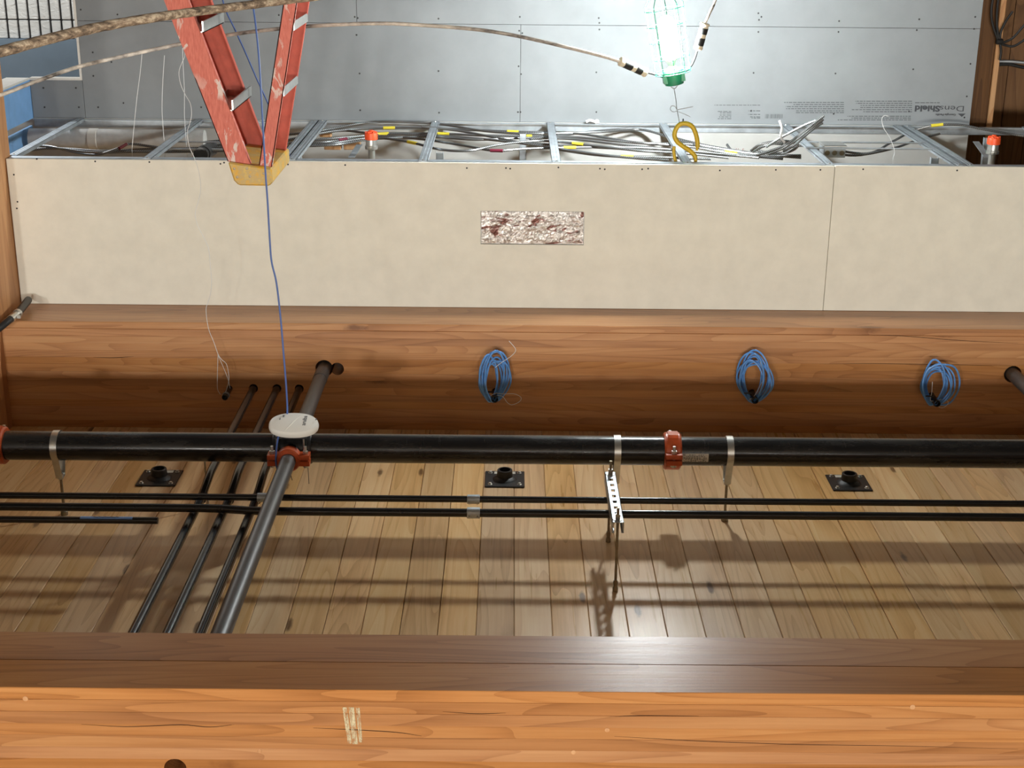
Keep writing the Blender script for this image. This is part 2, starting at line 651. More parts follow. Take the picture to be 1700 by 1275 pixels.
ceil = MB().box((-5.2, -12, ZC + 0.036), (5.2, 10.5, ZC + 0.2)).build('ceiling', MAT['deck'])
struct(ceil)
PW = 0.1298
x_seam = PZ(853.5, 900, ZC).x
rnd = random.Random(3)
plank_src = []
for v in range(5):
    g = [0.0009, 0.0016, 0.0022, 0.0012, 0.0030][v]
    h = PW / 2 - g / 2
    ch = 0.0022
    prof = [(-h + ch, 0), (h - ch, 0), (h, ch), (h, 0.034), (-h, 0.034), (-h, ch)]
    L0, L1 = -1.76, 1.76
    mb = MB().prism([(x, L0, z) for x, z in prof], (0, L1 - L0, 0))
    o = mb.build('plank', MAT['deck'], ceil)
    plank_src.append(o)
used = set()
yc = (YN0 + YF1) / 2
coff = Vector(ceil.location)
for i in range(-32, 33):
    x = x_seam + (i + 0.5) * PW
    if abs(x) > 4.1:
        continue
    v = rnd.choice([0, 1, 2, 3, 1, 0, 2, 4])
    dz = rnd.uniform(-0.0007, 0.0009)
    loc = Vector((x, yc, ZC + dz)) - coff
    if v not in used:
        used.add(v)
        plank_src[v].location = loc
        for p in plank_src[v].data.vertices:
            p.co += coff
    else:
        inst(plank_src[v], ceil, loc)
for v in range(5):
    if v not in used:
        bpy.data.objects.remove(plank_src[v])


def beam(name, x0, x1, y0, y1, label, split_bottom=None):
    root = thing(name, ((x0 + x1) / 2, (y0 + y1) / 2, ZB), label, 'beam')
    nl = 15
    t = (ZC - ZB) / nl
    lams = []
    src = None
    for i in range(nl):
        jit = [0.0, 0.0006, -0.0004, 0.0003, 0.0][i % 5]
        z0 = ZB + i * t
        if i == 0 and split_bottom:
            ym = split_bottom
            a = MB().box((x0, y0, z0), (x1, ym - 0.0008, z0 + t - 0.0002)).build('lamination', MAT['glulam'], root, bevel=0.0015)
            b = MB().box((x0, ym + 0.0008, z0 + 0.0005), (x1, y1, z0 + t - 0.0002)).build('lamination', MAT['glulam'], root, bevel=0.0015)
            lams += [a, b]
            continue
        o = MB().box((x0, y0 + jit, z0), (x1, y1 - jit, z0 + t)).build('lamination', MAT['glulam'], root,
                                                                        bevel=(0.004 if i == 0 else 0.0004))
        lams.append(o)
    return root, lams


beam_far, lam_far = beam('glulam_beam', XR, XP, YF0, YF1, 'long wooden beam above the beige drywall, with blue cable coils hanging on its face')
beam_near, lam_near = beam('glulam_beam', XR, 4.0, YN0, YN1, 'nearest wooden beam along the photo edge, with a glossy underside and chalk marks', YN0 + 0.135)

# timber post at the photo's left edge
pw = 0.38
ch = 0.03
poly = [(XP + ch, 6.12, 0), (XP + pw, 6.12, 0), (XP + pw, 6.56, 0), (XP, 6.56, 0), (XP, 6.12 + ch, 0)]
po = MB().prism(poly, (0, 0, ZC)).build('timber_post', MAT['glulam_post'])
tag(po, 'square wooden post beside the left end of the beige drywall', 'post')

# ---------------------------------------------------------------- soffit drywall
wall_s = thing('wall_soffit', (-1.1, YD, ZS), 'beige drywall face of the soffit between wooden beam and open metal framing', 'drywall')
wall_s['kind'] = 'structure'
xj = PY(1376, 400, YD).x
dw1 = MB().box((xj + 0.0012, YD, ZS), (XP - 0.004, YD + 0.016, ZB - 0.001)).build('drywall_panel', [MAT['drywall_paper']], wall_s, bevel=0.0015)
dw2 = MB().box((XR, YD + 0.0008, ZS - 0.003), (xj - 0.0012, YD + 0.0168, ZB - 0.001)).build('drywall_panel', [MAT['drywall_paper']], wall_s, bevel=0.0015)
fa, fb = PY(799, 351, YD), PY(968, 406, YD)
xa, xb = min(fa.x, fb.x), max(fa.x, fb.x)
za, zb = min(fa.z, fb.z), max(fa.z, fb.z)
cut_with([dw1], MB().box((xa - 0.003, YD - 0.1, za - 0.003), (xb + 0.003, YD + 0.1, zb + 0.003)))


def screws(name, pts, parent, r=0.0042, n=8):
    mb = MB()
    for p in pts:
        p = Vector(p)
        mb.lathe(p + Vector((0, 0.002, 0)), (0, -1, 0), [(0, r), (0.0026, r), (0.0032, r * 0.6)], n)
    o = mb.build(name, MAT['screw'], parent)
    o['kind'] = 'stuff'
    return o


sp = [(61, 264), (158, 268), (248, 269), (366, 272), (372, 270), (478, 273), (573, 274), (775, 279), (840, 279), (927, 278), (1004, 281),
      (1066, 281), (1076, 280), (1195, 283), (1288, 282), (1362, 282), (1433, 281), (1589, 283),
      (23, 290), (29, 335), (28, 346), (996, 280), (847, 280)]
screws('screw_heads', [PY(x, y, YD) for x, y in sp], wall_s)

# foil patch inside the cut-out
nx, nz_ = 64, 22
mb = MB()
vs, fs = [], []
rr = random.Random(11)
for j in range(nz_ + 1):
    for i in range(nx + 1):
        x = xa + (xb - xa) * i / nx
        z = za + (zb - za) * j / nz_
        e = min(i, nx - i, 3) / 3 * min(j, nz_ - j, 3) / 3
        q = Vector((x * 26, z * 40, 1.7))
        d = mnoise.noise(q) * 0.6 + abs(mnoise.noise(q * 2.3)) * 0.7
        vs.append((x, YD + 0.004 - e * (0.003 + d * 0.011), z))
for j in range(nz_):
    for i in range(nx):
        a = j * (nx + 1) + i
        fs.append((a, a + 1, a + nx + 2, a + nx + 1))
n0 = len(vs)
vs += [(xa, YD + 0.012, za), (xb, YD + 0.012, za), (xb, YD + 0.012, zb), (xa, YD + 0.012, zb)]
fs.append((n0, n0 + 1, n0 + 2, n0 + 3))
mb.add(vs, fs)
fo = mb.build('foil_patch', MAT['foil'])
tag(fo, 'crumpled silver foil patch set into the beige drywall', 'foil patch')

# ---------------------------------------------------------------- back wall (grey boards)
wall_b = thing('wall_back', (0, YW, 0), 'grey fibreglass faced wall boards with dark screw heads behind the hanging lamp', 'wall')
wall_b['kind'] = 'structure'
x_r = PY(1610, 203, YW).x - 0.0
x_864 = PY(864, 120, YW).x
x_592 = PY(592, 20, YW).x
x_138 = PY(136.5, 132, YW).x
x_53 = PY(52, 160, YW).x
z_j = PY(870, 41, YW).z
z_op = PY(90, 133, YW).z
zt = ZS - 0.002
g = 0.0011


def board(x0, x1, z0, z1, dy=0.0, mat='grey_board'):
    return MB().box((min(x0, x1) + g, YW + dy, z0 + g), (max(x0, x1) - g, YW + dy + 0.014, z1 - g)).build('wall_board', MAT[mat], wall_b)


board(x_r, x_864, z_j, zt)
board(x_864, x_138, z_j, zt, 0.0006)
board(x_138, x_53, z_op, zt, 0.001)
board(x_r, x_592, 0.0, z_j, 0.0004)
board(x_592, x_138, 0.0, z_j, -0.0003)
# lighter older board seen up inside the soffit
MB().box((x_r, YW + 0.002, zt + 0.001), (XP + 0.4, YW + 0.014, ZC)).build('cavity_board', MAT['white_board'], wall_b)
sp = [(134, 16), (195, 24), (154, 87), (155, 126), (185, 103), (205, 171), (163, 178), (131, 178), (72, 146), (126, 146), (74, 178), (334, 178),
      (463, 25), (589, 28), (594, 30), (592, 58), (597, 122), (598, 183), (728, 31), (728, 118), (729, 187), (863, 28), (862, 51), (867, 55),
      (861, 110), (865, 123), (860, 186), (864, 186), (994, 30), (995, 38), (995, 49), (990, 120), (990, 186), (1259, 22), (1264, 28), (1260, 33),
      (1259, 53), (1251, 121), (1247, 184), (1393, 35), (1392, 53), (1387, 122), (1384, 189), (1526, 32), (1522, 50), (1516, 115), (1509, 185),
      (1619, 28), (1617, 48), (1611, 106), (1605, 160), (1601, 195), (463, 100), (330, 100)]
screws('screw_heads', [PY(x, y, YW) for x, y in sp], wall_b, 0.0048)
# drywall return framing the opening at the photo's left
jm = struct(MB().box((x_138 + 0.0, YW + 0.0, 0), (x_138 + 0.012, YW + 0.13, z_op)).build('trim_1', MAT['drywall_core']),
            'pale board edge lining the opening in the grey wall', 'trim')
hd = struct(MB().box((x_138 + 0.013, YW - 0.002, z_op - 0.012), (x_53 + 0.0, YW + 0.045, z_op)).build('trim_2', MAT['drywall_core']),
            'pale board edge over the opening in the grey wall', 'trim')


# printing on the grey board
def text_mesh(body, size, loc, mat, parent, name='lettering', bold=0.0, rot=(math.pi / 2, 0, 0), sx=1.0, align='LEFT', shear=0.0):
    cu = bpy.data.curves.new('t', 'FONT')
    cu.body = body
    cu.size = size
    cu.offset = bold
    cu.align_x = align
    cu.shear = shear
    cu.resolution_u = 3
    ob = bpy.data.objects.new('t', cu)
    COL.objects.link(ob)
    bpy.context.view_layer.update()
    dg = bpy.context.evaluated_depsgraph_get()
    me = bpy.data.meshes.new_from_object(ob.evaluated_get(dg))
    bpy.data.objects.remove(ob)
    bpy.data.curves.remove(cu)
    me.materials.clear()
    me.materials.append(MAT[mat])
    o = bpy.data.objects.new(name, me)
    COL.objects.link(o)
    o.rotation_euler = rot
    o.scale = (sx, 1, 1)
    if parent is not None:
        o.parent = parent
        o.location = Vector(loc) - world_loc(parent)
    else:
        o.location = loc
    return o


def fit_text(body, pl, pr, size, mat, parent, bold=0.0, dy=-0.0012):
    # text from world point pl (reading start) to pr on the wall
    o = text_mesh(body, size, pl + Vector((0, dy, 0)), mat, parent, bold=bold)
    bpy.context.view_layer.update()
    w = max(v.co.x for v in o.data.vertices) - min(v.co.x for v in o.data.vertices)
    o.scale = ((pr.x - pl.x) / w, 1, 1)
    return o


s_mm = lambda px: px / 2380.0 * 7.62      # size on the wall of a pixel span
fit_text('Dens', PY(1602, 176, YW), PY(1562, 176, YW), s_mm(13.0), 'print_ink', wall_b, 0.0)
fit_text('Shield', PY(1561, 176, YW), PY(1519, 176, YW), s_mm(13.0), 'print_ink', wall_b, 0.0018)
fit_text('Georgia-Pacific', PY(1587, 189, YW), PY(1553, 189, YW), s_mm(4.6), 'print_ink', wall_b, 0.0004)
mb = MB()
for (a, b, c) in [((1590, 188.5), (1603, 188.5), (1596.5, 194))]:
    mb.prism([PY(*a, YW) + Vector((0, -0.0012, 0)), PY(*b, YW) + Vector((0, -0.0012, 0)), PY(*c, YW) + Vector((0, -0.0012, 0))], (0, 0.001, 0))
mb.build('emblem', MAT['print_ink'], wall_b)
# small print too fine to read: rows of word-sized dashes
mb = MB()
rw = random.Random(5)


def print_rows(x0, x1, ys, ragged=(0.75, 1.0), h=1.1):
    for y in ys:
        x = x0
        end = x0 + (x1 - x0) * rw.uniform(*ragged)
        while x > end:
            w = rw.uniform(2.5, 8)
            a, b = PY(x, y - h / 2, YW), PY(max(x - w, end), y + h / 2, YW)
            mb.box((a.x, YW - 0.0012, a.z), (b.x, YW - 0.0006, b.z))
            x -= w + 1.3


print_rows(1514, 1410, [168, 171.5, 175, 178.5, 182, 185.5][::1], (0.75, 1.0))
print_rows(1512, 1390, [193, 196, 199], (0.8, 1.0))
print_rows(1401, 1295, [170, 173.5, 177, 180.5, 184, 187], (0.72, 1.0))
print_rows(1560, 1519, [170.5], (1, 1))
print_rows(1262, 1186, [174.5], (1, 1), 0.9)
print_rows(1214, 1190, [185, 187.5, 191, 194, 197], (0.7, 1))
print_rows(1262, 1242, [184, 190, 194, 196], (0.6, 1))
x = 1299
while x > 1271:
    w = rw.uniform(0.5, 1.6)
    a, b = PY(x, 189.5, YW), PY(x - w, 196.5, YW)
    mb.box((a.x, YW - 0.0012, a.z), (b.x, YW - 0.0006, b.z))
    x -= w + rw.uniform(0.5, 1.2)
o = mb.build('small_print', MAT['print_ink_light'], wall_b)
o['kind'] = 'stuff'
ap = text_mesh('AP', s_mm(17), PY(1235, 246, YW) + Vector((0, -0.0012, 0)), 'marker_red', wall_b, 'marker_note', bold=-0.0012)
ap.scale = (0.95, 1, 1)

# blue side panel beyond the post
za_ = z_op
yb0 = 6.62
wl = thing('wall_left', (x_53, YW, ZS), 'bright blue side panel next to the grey wall, behind the post', 'wall')
wl['kind'] = 'structure'
MB().box((x_53 + 0.002, yb0, z_op), (x_53 + 0.016, YW + 0.12, ZS + 0.0)).build('side_board', MAT['blue_panel'], wl)
MB().box((x_53 - 0.0, yb0, z_op - 0.012), (x_53 + 0.12, YW - 0.004, z_op - 0.001)).build('edge_strip', MAT['drywall_core'], wl)
MB().box((x_53 + 0.002, yb0, ZS + 0.035), (x_53 + 0.016, YW - 0.02, ZS + 0.16)).build('side_board', MAT['blue_panel'], wl)

# what shows through the opening: panels under glossy film, slate wall above
YV = 9.6
wv = thing('wall_beyond', (3.6, YV, 0), 'pale film covered panels with dark joints seen through the left opening', 'wall')
wv['kind'] = 'structure'
z_mid, z_top2 = PY(60, 33, YV).z, PY(60, 64, YV).z
xs0 = PY(119, 30, YV).x
wpan = (PY(10, 30, YV).x - PY(28, 30, YV).x)
for i in range(-6, 14):
    x0 = xs0 + i * wpan
    MB().box((x0 + 0.006, YV, 0.0), (x0 + wpan - 0.006, YV + 0.02, z_mid - 0.004)).build('wall_panel', MAT['film_panel'], wv, bevel=0.004)
    MB().box((x0 + 0.006, YV, z_mid + 0.003), (x0 + wpan - 0.006, YV + 0.02, z_top2)).build('wall_panel', MAT['film_panel'], wv, bevel=0.004)
MB().box((xs0 - 6 * wpan, YV + 0.016, 0), (xs0 + 60 * wpan, YV + 0.03, z_top2)).build('joint_backing', MAT['dark'], wv)
MB().box((xs0 - 6 * wpan, YV - 0.05, z_top2 + 0.001), (xs0 + 60 * wpan, YV + 0.03, ZC)).build('slate_board', MAT['slate_panel'], wv)

# board wall beyond the right end of the grey wall
YB = 8.35
wr = thing('wall_right', (-3.2, YB, 0), 'brown vertical board wall beyond the right end of the grey boards', 'wall')
wr['kind'] = 'structure'
bsrc = None
bw = PY(1672, 80, YB).x - PY(1690, 80, YB).x
bw = 0.14
xb0 = PY(1655, 100, YB).x
for i in range(-14, 6):
    x = xb0 + i * bw
    o = MB().box((-bw / 2 + 0.002, YB, 0), (bw / 2 - 0.002, YB + 0.02, ZC)).build('board', MAT['stud_wood'], wr) if bsrc is None else inst(bsrc, wr, (0, 0, 0))
    if bsrc is None:
        bsrc = o
        # centre the shared mesh on its own axis
        for v_ in o.data.vertices:
            v_.co += Vector(wr.location)
    o.location = Vector((x, 0, 0)) - Vector(wr.location)
MB().box((xb0 - 14.5 * bw, YB + 0.021, 0), (xb0 + 5.5 * bw, YB + 0.05, ZC)).build('backing', MAT['dark'], wr)
pa, pb = PY(1611, 190, YW + 0.15), PY(1640, 190, YW + 0.15)
pst = MB().box((pb.x, YW + 0.16, 0), (pa.x + 0.15, YW + 0.40, ZC)).build('timber_stud', MAT['stud_wood'], bevel=0.004)
tag(pst, 'rough brown timber stud right behind the end of the grey wall boards', 'stud')
pa, pb = PY(1640, 190, YW + 0.15), PY(1650, 190, YW + 0.15)
pst = MB().box((pb.x, YW + 0.155, 0), (pa.x - 0.003, YW + 0.30, ZC)).build('timber_stud', MAT['block_wood'], bevel=0.004)
tag(pst, 'lighter narrow timber stud beside the brown vertical boards', 'stud')

# ---------------------------------------------------------------- soffit metal framing
fr = thing('soffit_framing', (0, 7.1, ZS), 'galvanised steel framing across the open underside of the soffit', 'metal framing')
# track along the drywall and along the back wall (C profile)
mb = MB().box((XR, YD + 0.0175, ZS - 0.002), (XP - 0.01, YD + 0.066, ZS - 0.0005)).box((XR, YD + 0.0175, ZS - 0.002), (XP - 0.01, YD + 0.019, ZS + 0.03)).box((XR, YD + 0.0645, ZS), (XP - 0.01, YD + 0.066, ZS + 0.03))
mb.build('track', MAT['galv'], fr)
mb = MB().box((XR, YW - 0.0025, ZS + 0.004), (x_53 - 0.003, YW - 0.001, ZS + 0.044)).box((XR, YW - 0.034, ZS + 0.002), (x_53 - 0.003, YW - 0.001, ZS + 0.0035))
mb.build('track', MAT['galv'], fr)
joists = [((135, 198), (22, 256), 1), ((330, 198), (252, 259), 1), ((521, 201), (474, 260), 1), ((533, 201), (491, 262), 1), ((723, 204), (702, 266), 1),
          ((913, 206), (925, 270), 1), ((1107, 207), (1134, 270), 1), ((1301, 208), (1378, 271), 1), ((1487, 208), (1585, 271), 1),
          ((1503, 208), (1603, 271), 1), ((1690, 209), (1840, 272), 1)]
jx = []
for (fp, np_, _) in joists:
    xA, xB = PZ(*fp, ZS).x, PZ(*np_, ZS).x
    x = (xA + xB) / 2
    jx.append(x)
    w = 0.0205
    mb = MB()
    y0, y1 = (YD + 0.02 if x < XP - 0.03 else 6.57), YW - 0.006
    zz = ZS - 0.0035
    # flange with shallow ribs facing down, web and return
    mb.box((x - w, y0, zz), (x + w, y1, zz + 0.0015))
    mb.box((x - w, y0, zz), (x - w + 0.0015, y1, zz + 0.018))
    mb.box((x + w - 0.0015, y0, zz), (x + w, y1, zz + 0.012))
    for rx in (-0.008, 0.008):
        mb.box((x + rx - 0.002, y0, zz - 0.0012), (x + rx + 0.002, y1, zz))
    j = mb.build('joist', MAT['galv'], fr)
    for yy in (y0 + 0.02, y1 - 0.02):
        MB().lathe((x, yy, zz), (0, 0, -1), [(0, 0.005), (0.003, 0.004), (0.004, 0.002)], 8).build('screw', MAT['steel_bright'], j)
# hangers dropping from above inside the soffit
for (px, py, Y) in [(329 + 165, 262, 6.78), (1553, 262, 6.72), (868, 240, 7.3), (1640, 240, 7.3), (730, 262, 6.75)]:
    p = PY(px, py, Y)
    mb = MB().box((p.x - 0.017, Y, ZS + 0.0), (p.x + 0.017, Y + 0.0015, ZC)).box((p.x - 0.017, Y, ZS), (p.x - 0.0155, Y + 0.03, ZC)).box((p.x + 0.0155, Y, ZS), (p.x + 0.017, Y + 0.03, ZC))
    mb.build('hanger_stud', MAT['galv'], fr)
# diagonal braces
for (a, b) in [(((1640, 262, 7.0)), ((1620, 235, 7.35))), ((583, 262, 6.9), (597, 240, 7.3))]:
    A, B = PY(*a), PY(*b)
    d = (B - A)
    mb = MB().obox((A + B) / 2, d / 2, Vector((0.016, 0, 0)), Vector((0, 0.001, 0.001)))
    mb.build('brace', MAT['galv'], fr)

# ---------------------------------------------------------------- sprinkler pipe work
YP, ZP, RP = 5.235, 3.703, 0.0572
main = thing('sprinkler_pipe', (0, YP, ZP), 'large black steel sprinkler pipe with red couplings running below the plank ceiling', 'pipe')
xc1 = PY(1115, 748, YP).x
xc2 = PY(-2, 745, YP).x
segs = [(XR, xc1 - 0.0015), (xc1 + 0.0015, xc2 - 0.0015), (xc2 + 0.0015, 4.0)]
for a, b in segs:
    MB().pipe((a, YP, ZP), (b, YP, ZP), RP, RP - 0.006, 48).build('pipe_section', MAT['pipe_black'], main, smooth=True)


def coupling(x, parent):
    w = 0.033
    mb = MB()
    prof = [(-w, RP + 0.002), (-w, RP + 0.011), (-w * 0.8, RP + 0.017), (w * 0.8, RP + 0.017), (w, RP + 0.011), (w, RP + 0.002)]
    mb.lathe((x, YP, ZP), (1, 0, 0), prof, 40)
    # bolt pads on the two sides, split line between the housing halves
    for s in (-1, 1):
        cy = YP + s * (RP + 0.022)
        for zs in (-1, 1):
            mb.obox((x, cy, ZP + zs * 0.0125), (w * 0.95, 0, 0), (0, 0.021, 0), (0, 0, 0.0095))
    # raised key on the underside
    mb.obox((x, YP - 0.01, ZP - RP - 0.016), (w * 0.6, 0, 0), (0, 0.022, 0), (0, 0, 0.006))
    c = mb.build('coupling', MAT['coupling_red'], parent, smooth=True)
    for s in (-1, 1):
        cy = YP + s * (RP + 0.027)
        b = MB()
        b.cyl((x, cy, ZP - 0.052), (x, cy, ZP + 0.036), 0.0062, 10)
        b.cyl((x, cy, ZP - 0.034), (x, cy, ZP - 0.0225), 0.0115, 6)
        b.cyl((x, cy, ZP + 0.0225), (x, cy, ZP + 0.033), 0.0115, 8)
        b.build('bolt', MAT['steel_bright'], c, smooth=True)
    return c


coupling(xc1, main)
coupling(xc2, main)
# product sticker on the pipe flank
a0, a1 = math.radians(-168), math.radians(-205)
xs1, xs0_ = PY(1131, 766, YP - RP).x, PY(1176, 766, YP - RP).x
mb = MB()
vs, fs = [], []
na = 8
for i in range(na + 1):
    an = a0 + (a1 - a0) * i / na
    for xx in (xs0_, xs1):
        vs.append((xx, YP + math.cos(an) * (RP + 0.0006), ZP + math.sin(an) * (RP + 0.0006)))
for i in range(na):
    fs.append((2 * i, 2 * i + 1, 2 * i + 3, 2 * i + 2))
st = mb.add(vs, fs).build('sticker', MAT['sticker'], main, smooth=True)
mb = MB()
for i, t in enumerate((0.15, 0.32, 0.48, 0.62, 0.76, 0.88)):
    an = a0 + (a1 - a0) * t
    c = Vector((0, YP + math.cos(an) * (RP + 0.001), ZP + math.sin(an) * (RP + 0.001)))
    tt = Vector((0, -math.sin(an), math.cos(an)))
    x = xs0_ + 0.008
    while x < xs1 - 0.012:
        w = rw.uniform(0.003, 0.009)
        if rw.random() < 0.8:
            mb.obox(c + Vector((x + w / 2, 0, 0)), (w / 2, 0, 0), tt * 0.0012, Vector((0, math.cos(an), math.sin(an))) * 0.0003)
        x += w + 0.003
mb.build('sticker_print', MAT['print_ink'], st)['kind'] = 'stuff'

# cross outlet and 2 inch branch pipe along the depth direction
XBR = 0.845
RB = 0.030
mb = MB()
mb.tube([(XBR, YP - RP - 0.045, ZP), (XBR, YP + RP + 0.03, ZP)], 0.036, 24)
mb.lathe((XBR - 0.075, YP, ZP), (1, 0, 0), [(0, RP + 0.003), (0.005, RP + 0.006), (0.145, RP + 0.006), (0.15, RP + 0.003)], 40)
mb.build('outlet_cross', MAT['black_steel'], main, smooth=True)
yk = YP - RP - 0.058
mb = MB().lathe((XBR, yk - 0.024, ZP), (0, 1, 0), [(0, RB + 0.002), (0, RB + 0.012), (0.006, RB + 0.017), (0.042, RB + 0.017), (0.048, RB + 0.012), (0.048, RB + 0.002)], 32)
for s in (-1, 1):
    for zs in (-1, 1):
        mb.obox((XBR + s * (RB + 0.030), yk, ZP + zs * 0.0125), (0.021, 0, 0), (0, 0.022, 0), (0, 0, 0.0095))
ck = mb.build('coupling', MAT['coupling_red'], main, smooth=True)
for s in (-1, 1):
    b = MB()
    bx = XBR + s * (RB + 0.034)
    b.cyl((bx, yk, ZP - 0.052), (bx, yk, ZP + 0.036), 0.0058, 10)
    b.cyl((bx, yk, ZP - 0.033), (bx, yk, ZP - 0.0225), 0.011, 6)
    b.cyl((bx, yk, ZP + 0.0225), (bx, yk, ZP + 0.033), 0.011, 8)
    b.build('bolt', MAT['steel_bright'], ck, smooth=True)
MB().pipe((XBR, YN1 + 0.0005, ZP), (XBR, yk - 0.002, ZP), RB, RB - 0.004, 32).build('branch_pipe', MAT['pipe_dusty'], main, smooth=True)
mb = MB().pipe((XBR, YP + RP + 0.02, ZP), (XBR, YF0 + 0.3, ZP), RB, RB - 0.004, 32)
mb.lathe((XBR, YF0 - 0.16, ZP), (0, 1, 0), [(0, RB), (0.002, RB + 0.0022), (0.1, RB + 0.0022), (0.102, RB)], 32)
mb.build('branch_pipe', MAT['pipe_dusty'], main, smooth=True)
# U bolts of the access point mount around the pipe
for s in (-1, 1):
    x = XBR + s * 0.052
    pts = []
    for k in range(17):
        an = math.pi * k / 16
        pts.append((x, YP - math.cos(an) * (RP + 0.011) * 1.0, ZP + math.sin(an) * (RP + 0.011)))
    pts = [(x, YP - RP - 0.011, ZP - 0.085)] + pts + [(x, YP + RP + 0.011, ZP - 0.085)]
    MB().tube(pts, 0.004, 8).build('u_bolt', MAT['steel_bright'], main, smooth=True)

# second branch through the far beam at the photo's right edge
p = PY(1680, 620, YF0)
xb2 = p.x
zb2 = p.z
MB().pipe((xb2, YP + RP * 0.8, zb2), (xb2, YF0 + 0.3, zb2), RB, RB - 0.004, 28).build('branch_pipe', MAT['pipe_dusty'], main, smooth=True)
MB().pipe((xb2, YN1 + 0.001, ZP), (xb2, YP - RP * 0.8, ZP), RB, RB - 0.004, 28).build('branch_pipe', MAT['pipe_dusty'], main, smooth=True)

# holes through the far beam
holes = [(XBR, ZP, 0.040), (PY(560, 611, YF0).x, ZP + 0.002, 0.030), (xb2 - 0.004, zb2 + 0.004, 0.040)]
cut_objs = [o for o in lam_far]
mbc = MB()


def cut_beam(lams, x, z, r, y0, y1):
    hit = [o for o in lams if (lambda zz: zz[0] < z + r and zz[1] > z - r)(
        (min(v.co.z for v in o.data.vertices) + world_loc(o).z, max(v.co.z for v in o.data.vertices) + world_loc(o).z))]
    cut_with(hit, MB().cyl((x, y0, z), (x, y1, z), r, 28))


for (x, z, r) in holes:
    cut_beam(lam_far, x, z, r, YF0 - 0.05, YF1 + 0.05)
ph = PY(291, 1276, YN0)
cut_beam(lam_near, ph.x, ph.z, 0.0285, YN0 - 0.05, YN1 + 0.05)

# ---------------------------------------------------------------- loop hangers on the main pipe


def hanger(px, label):
    x = PY(px, 748, YP - RP).x
    root = thing('loop_hanger', (x, YP, ZC), label, 'pipe hanger', 'loop hangers on the large black pipe')
    w = 0.013
    t = 0.003
    pts = []
    r = RP + 0.0015
    ztop = ZP + RP + 0.075
    top = [(YP - 0.012, ztop), (YP - r * 0.80, ZP + r * 0.66)]
    ring = []
    for k in range(25):
        an = math.radians(140 + 260 * k / 24)
        ring.append((YP + math.cos(an) * r, ZP + math.sin(an) * r))
    path = [(YP - 0.014, ztop)] + ring + [(YP + 0.014, ztop)]
    vs, fs = [], []
    cen = Vector((YP, ZP))
    n = len(path)
    for i, (y, z) in enumerate(path):
        a = Vector(path[max(i - 1, 0)])
        b = Vector(path[min(i + 1, n - 1)])
        tg = (b - a).normalized()
        nn = Vector((tg.y, -tg.x))
        if nn.dot(Vector((y, z)) - cen) < 0:
            nn = -nn
        for xx, o in ((x - w, 0), (x + w, 0), (x + w, t), (x - w, t)):
            q = Vector((y, z)) + nn * o
            vs.append((xx, q.x, q.y))
    for i in range(n - 1):
        for k in range(4):
            k2 = (k + 1) % 4
            fs.append((i * 4 + k, i * 4 + k2, i * 4 + 4 + k2, i * 4 + 4 + k))
    fs += [(0, 1, 2, 3), tuple(range(4 * n - 4, 4 * n))]
    mb = MB().add(vs, fs)
    mb.box((x - w, YP - 0.017, ztop - 0.003), (x + w, YP + 0.017, ztop + 0.001))
    mb.build('strap', MAT['steel_bright'], root, smooth=True)
    MB().cyl((x, YP, ztop - 0.02), (x, YP, ZC), 0.0055, 10).build('rod', MAT['zinc_rod'], root, smooth=True)
    MB().cyl((x, YP, ztop - 0.014), (x, YP, ztop - 0.004), 0.011, 6).build('nut', MAT['steel_bright'], root)
    MB().cyl((x, YP, ztop + 0.001), (x, YP, ztop + 0.009), 0.011, 6).build('nut', MAT['steel_bright'], root)
    MB().lathe((x, YP, ZC), (0, 0, -1), [(0, 0.014), (0.016, 0.014), (0.022, 0.009), (0.03, 0.008)], 12).build('anchor', MAT['zinc_rod'], root, smooth=True)
    return root


hanger(88, 'steel loop hanger on the black pipe nearest its left end coupling')
hanger(1026, 'steel loop hanger on the black pipe beside the perforated strut')
hanger(1214, 'steel loop hanger on the black pipe right of the red coupling and white sticker')

# ---------------------------------------------------------------- long small conduits on the trapeze
ZK = 3.777
x_end = 4.0


def conduit_x(name, pts, r, label, couplings=(), tape=None):
    root = thing(name, Vector(pts[len(pts) // 2]), label, 'conduit')
    MB().tube(pts, r, 18).build('tube', MAT['black_pipe_small'], root, smooth=True)
    for (px, py) in couplings:
        c = PZ(px, py, ZK)
        c.y = pts[1][1]
        mb = MB().lathe((c.x - 0.024, c.y, ZK), (1, 0, 0), [(0, r + 0.001), (0.001, r + 0.005), (0.047, r + 0.005), (0.048, r + 0.001)], 20)
        cp = mb.build('coupling', MAT['galv'], root, smooth=True)
        for dx in (-0.015, 0.015):
            MB().cyl((c.x + dx, c.y - r - 0.003, ZK + 0.005), (c.x + dx, c.y - r - 0.011, ZK + 0.008), 0.004, 8).build('set_screw', MAT['steel_bright'], cp)
    return root


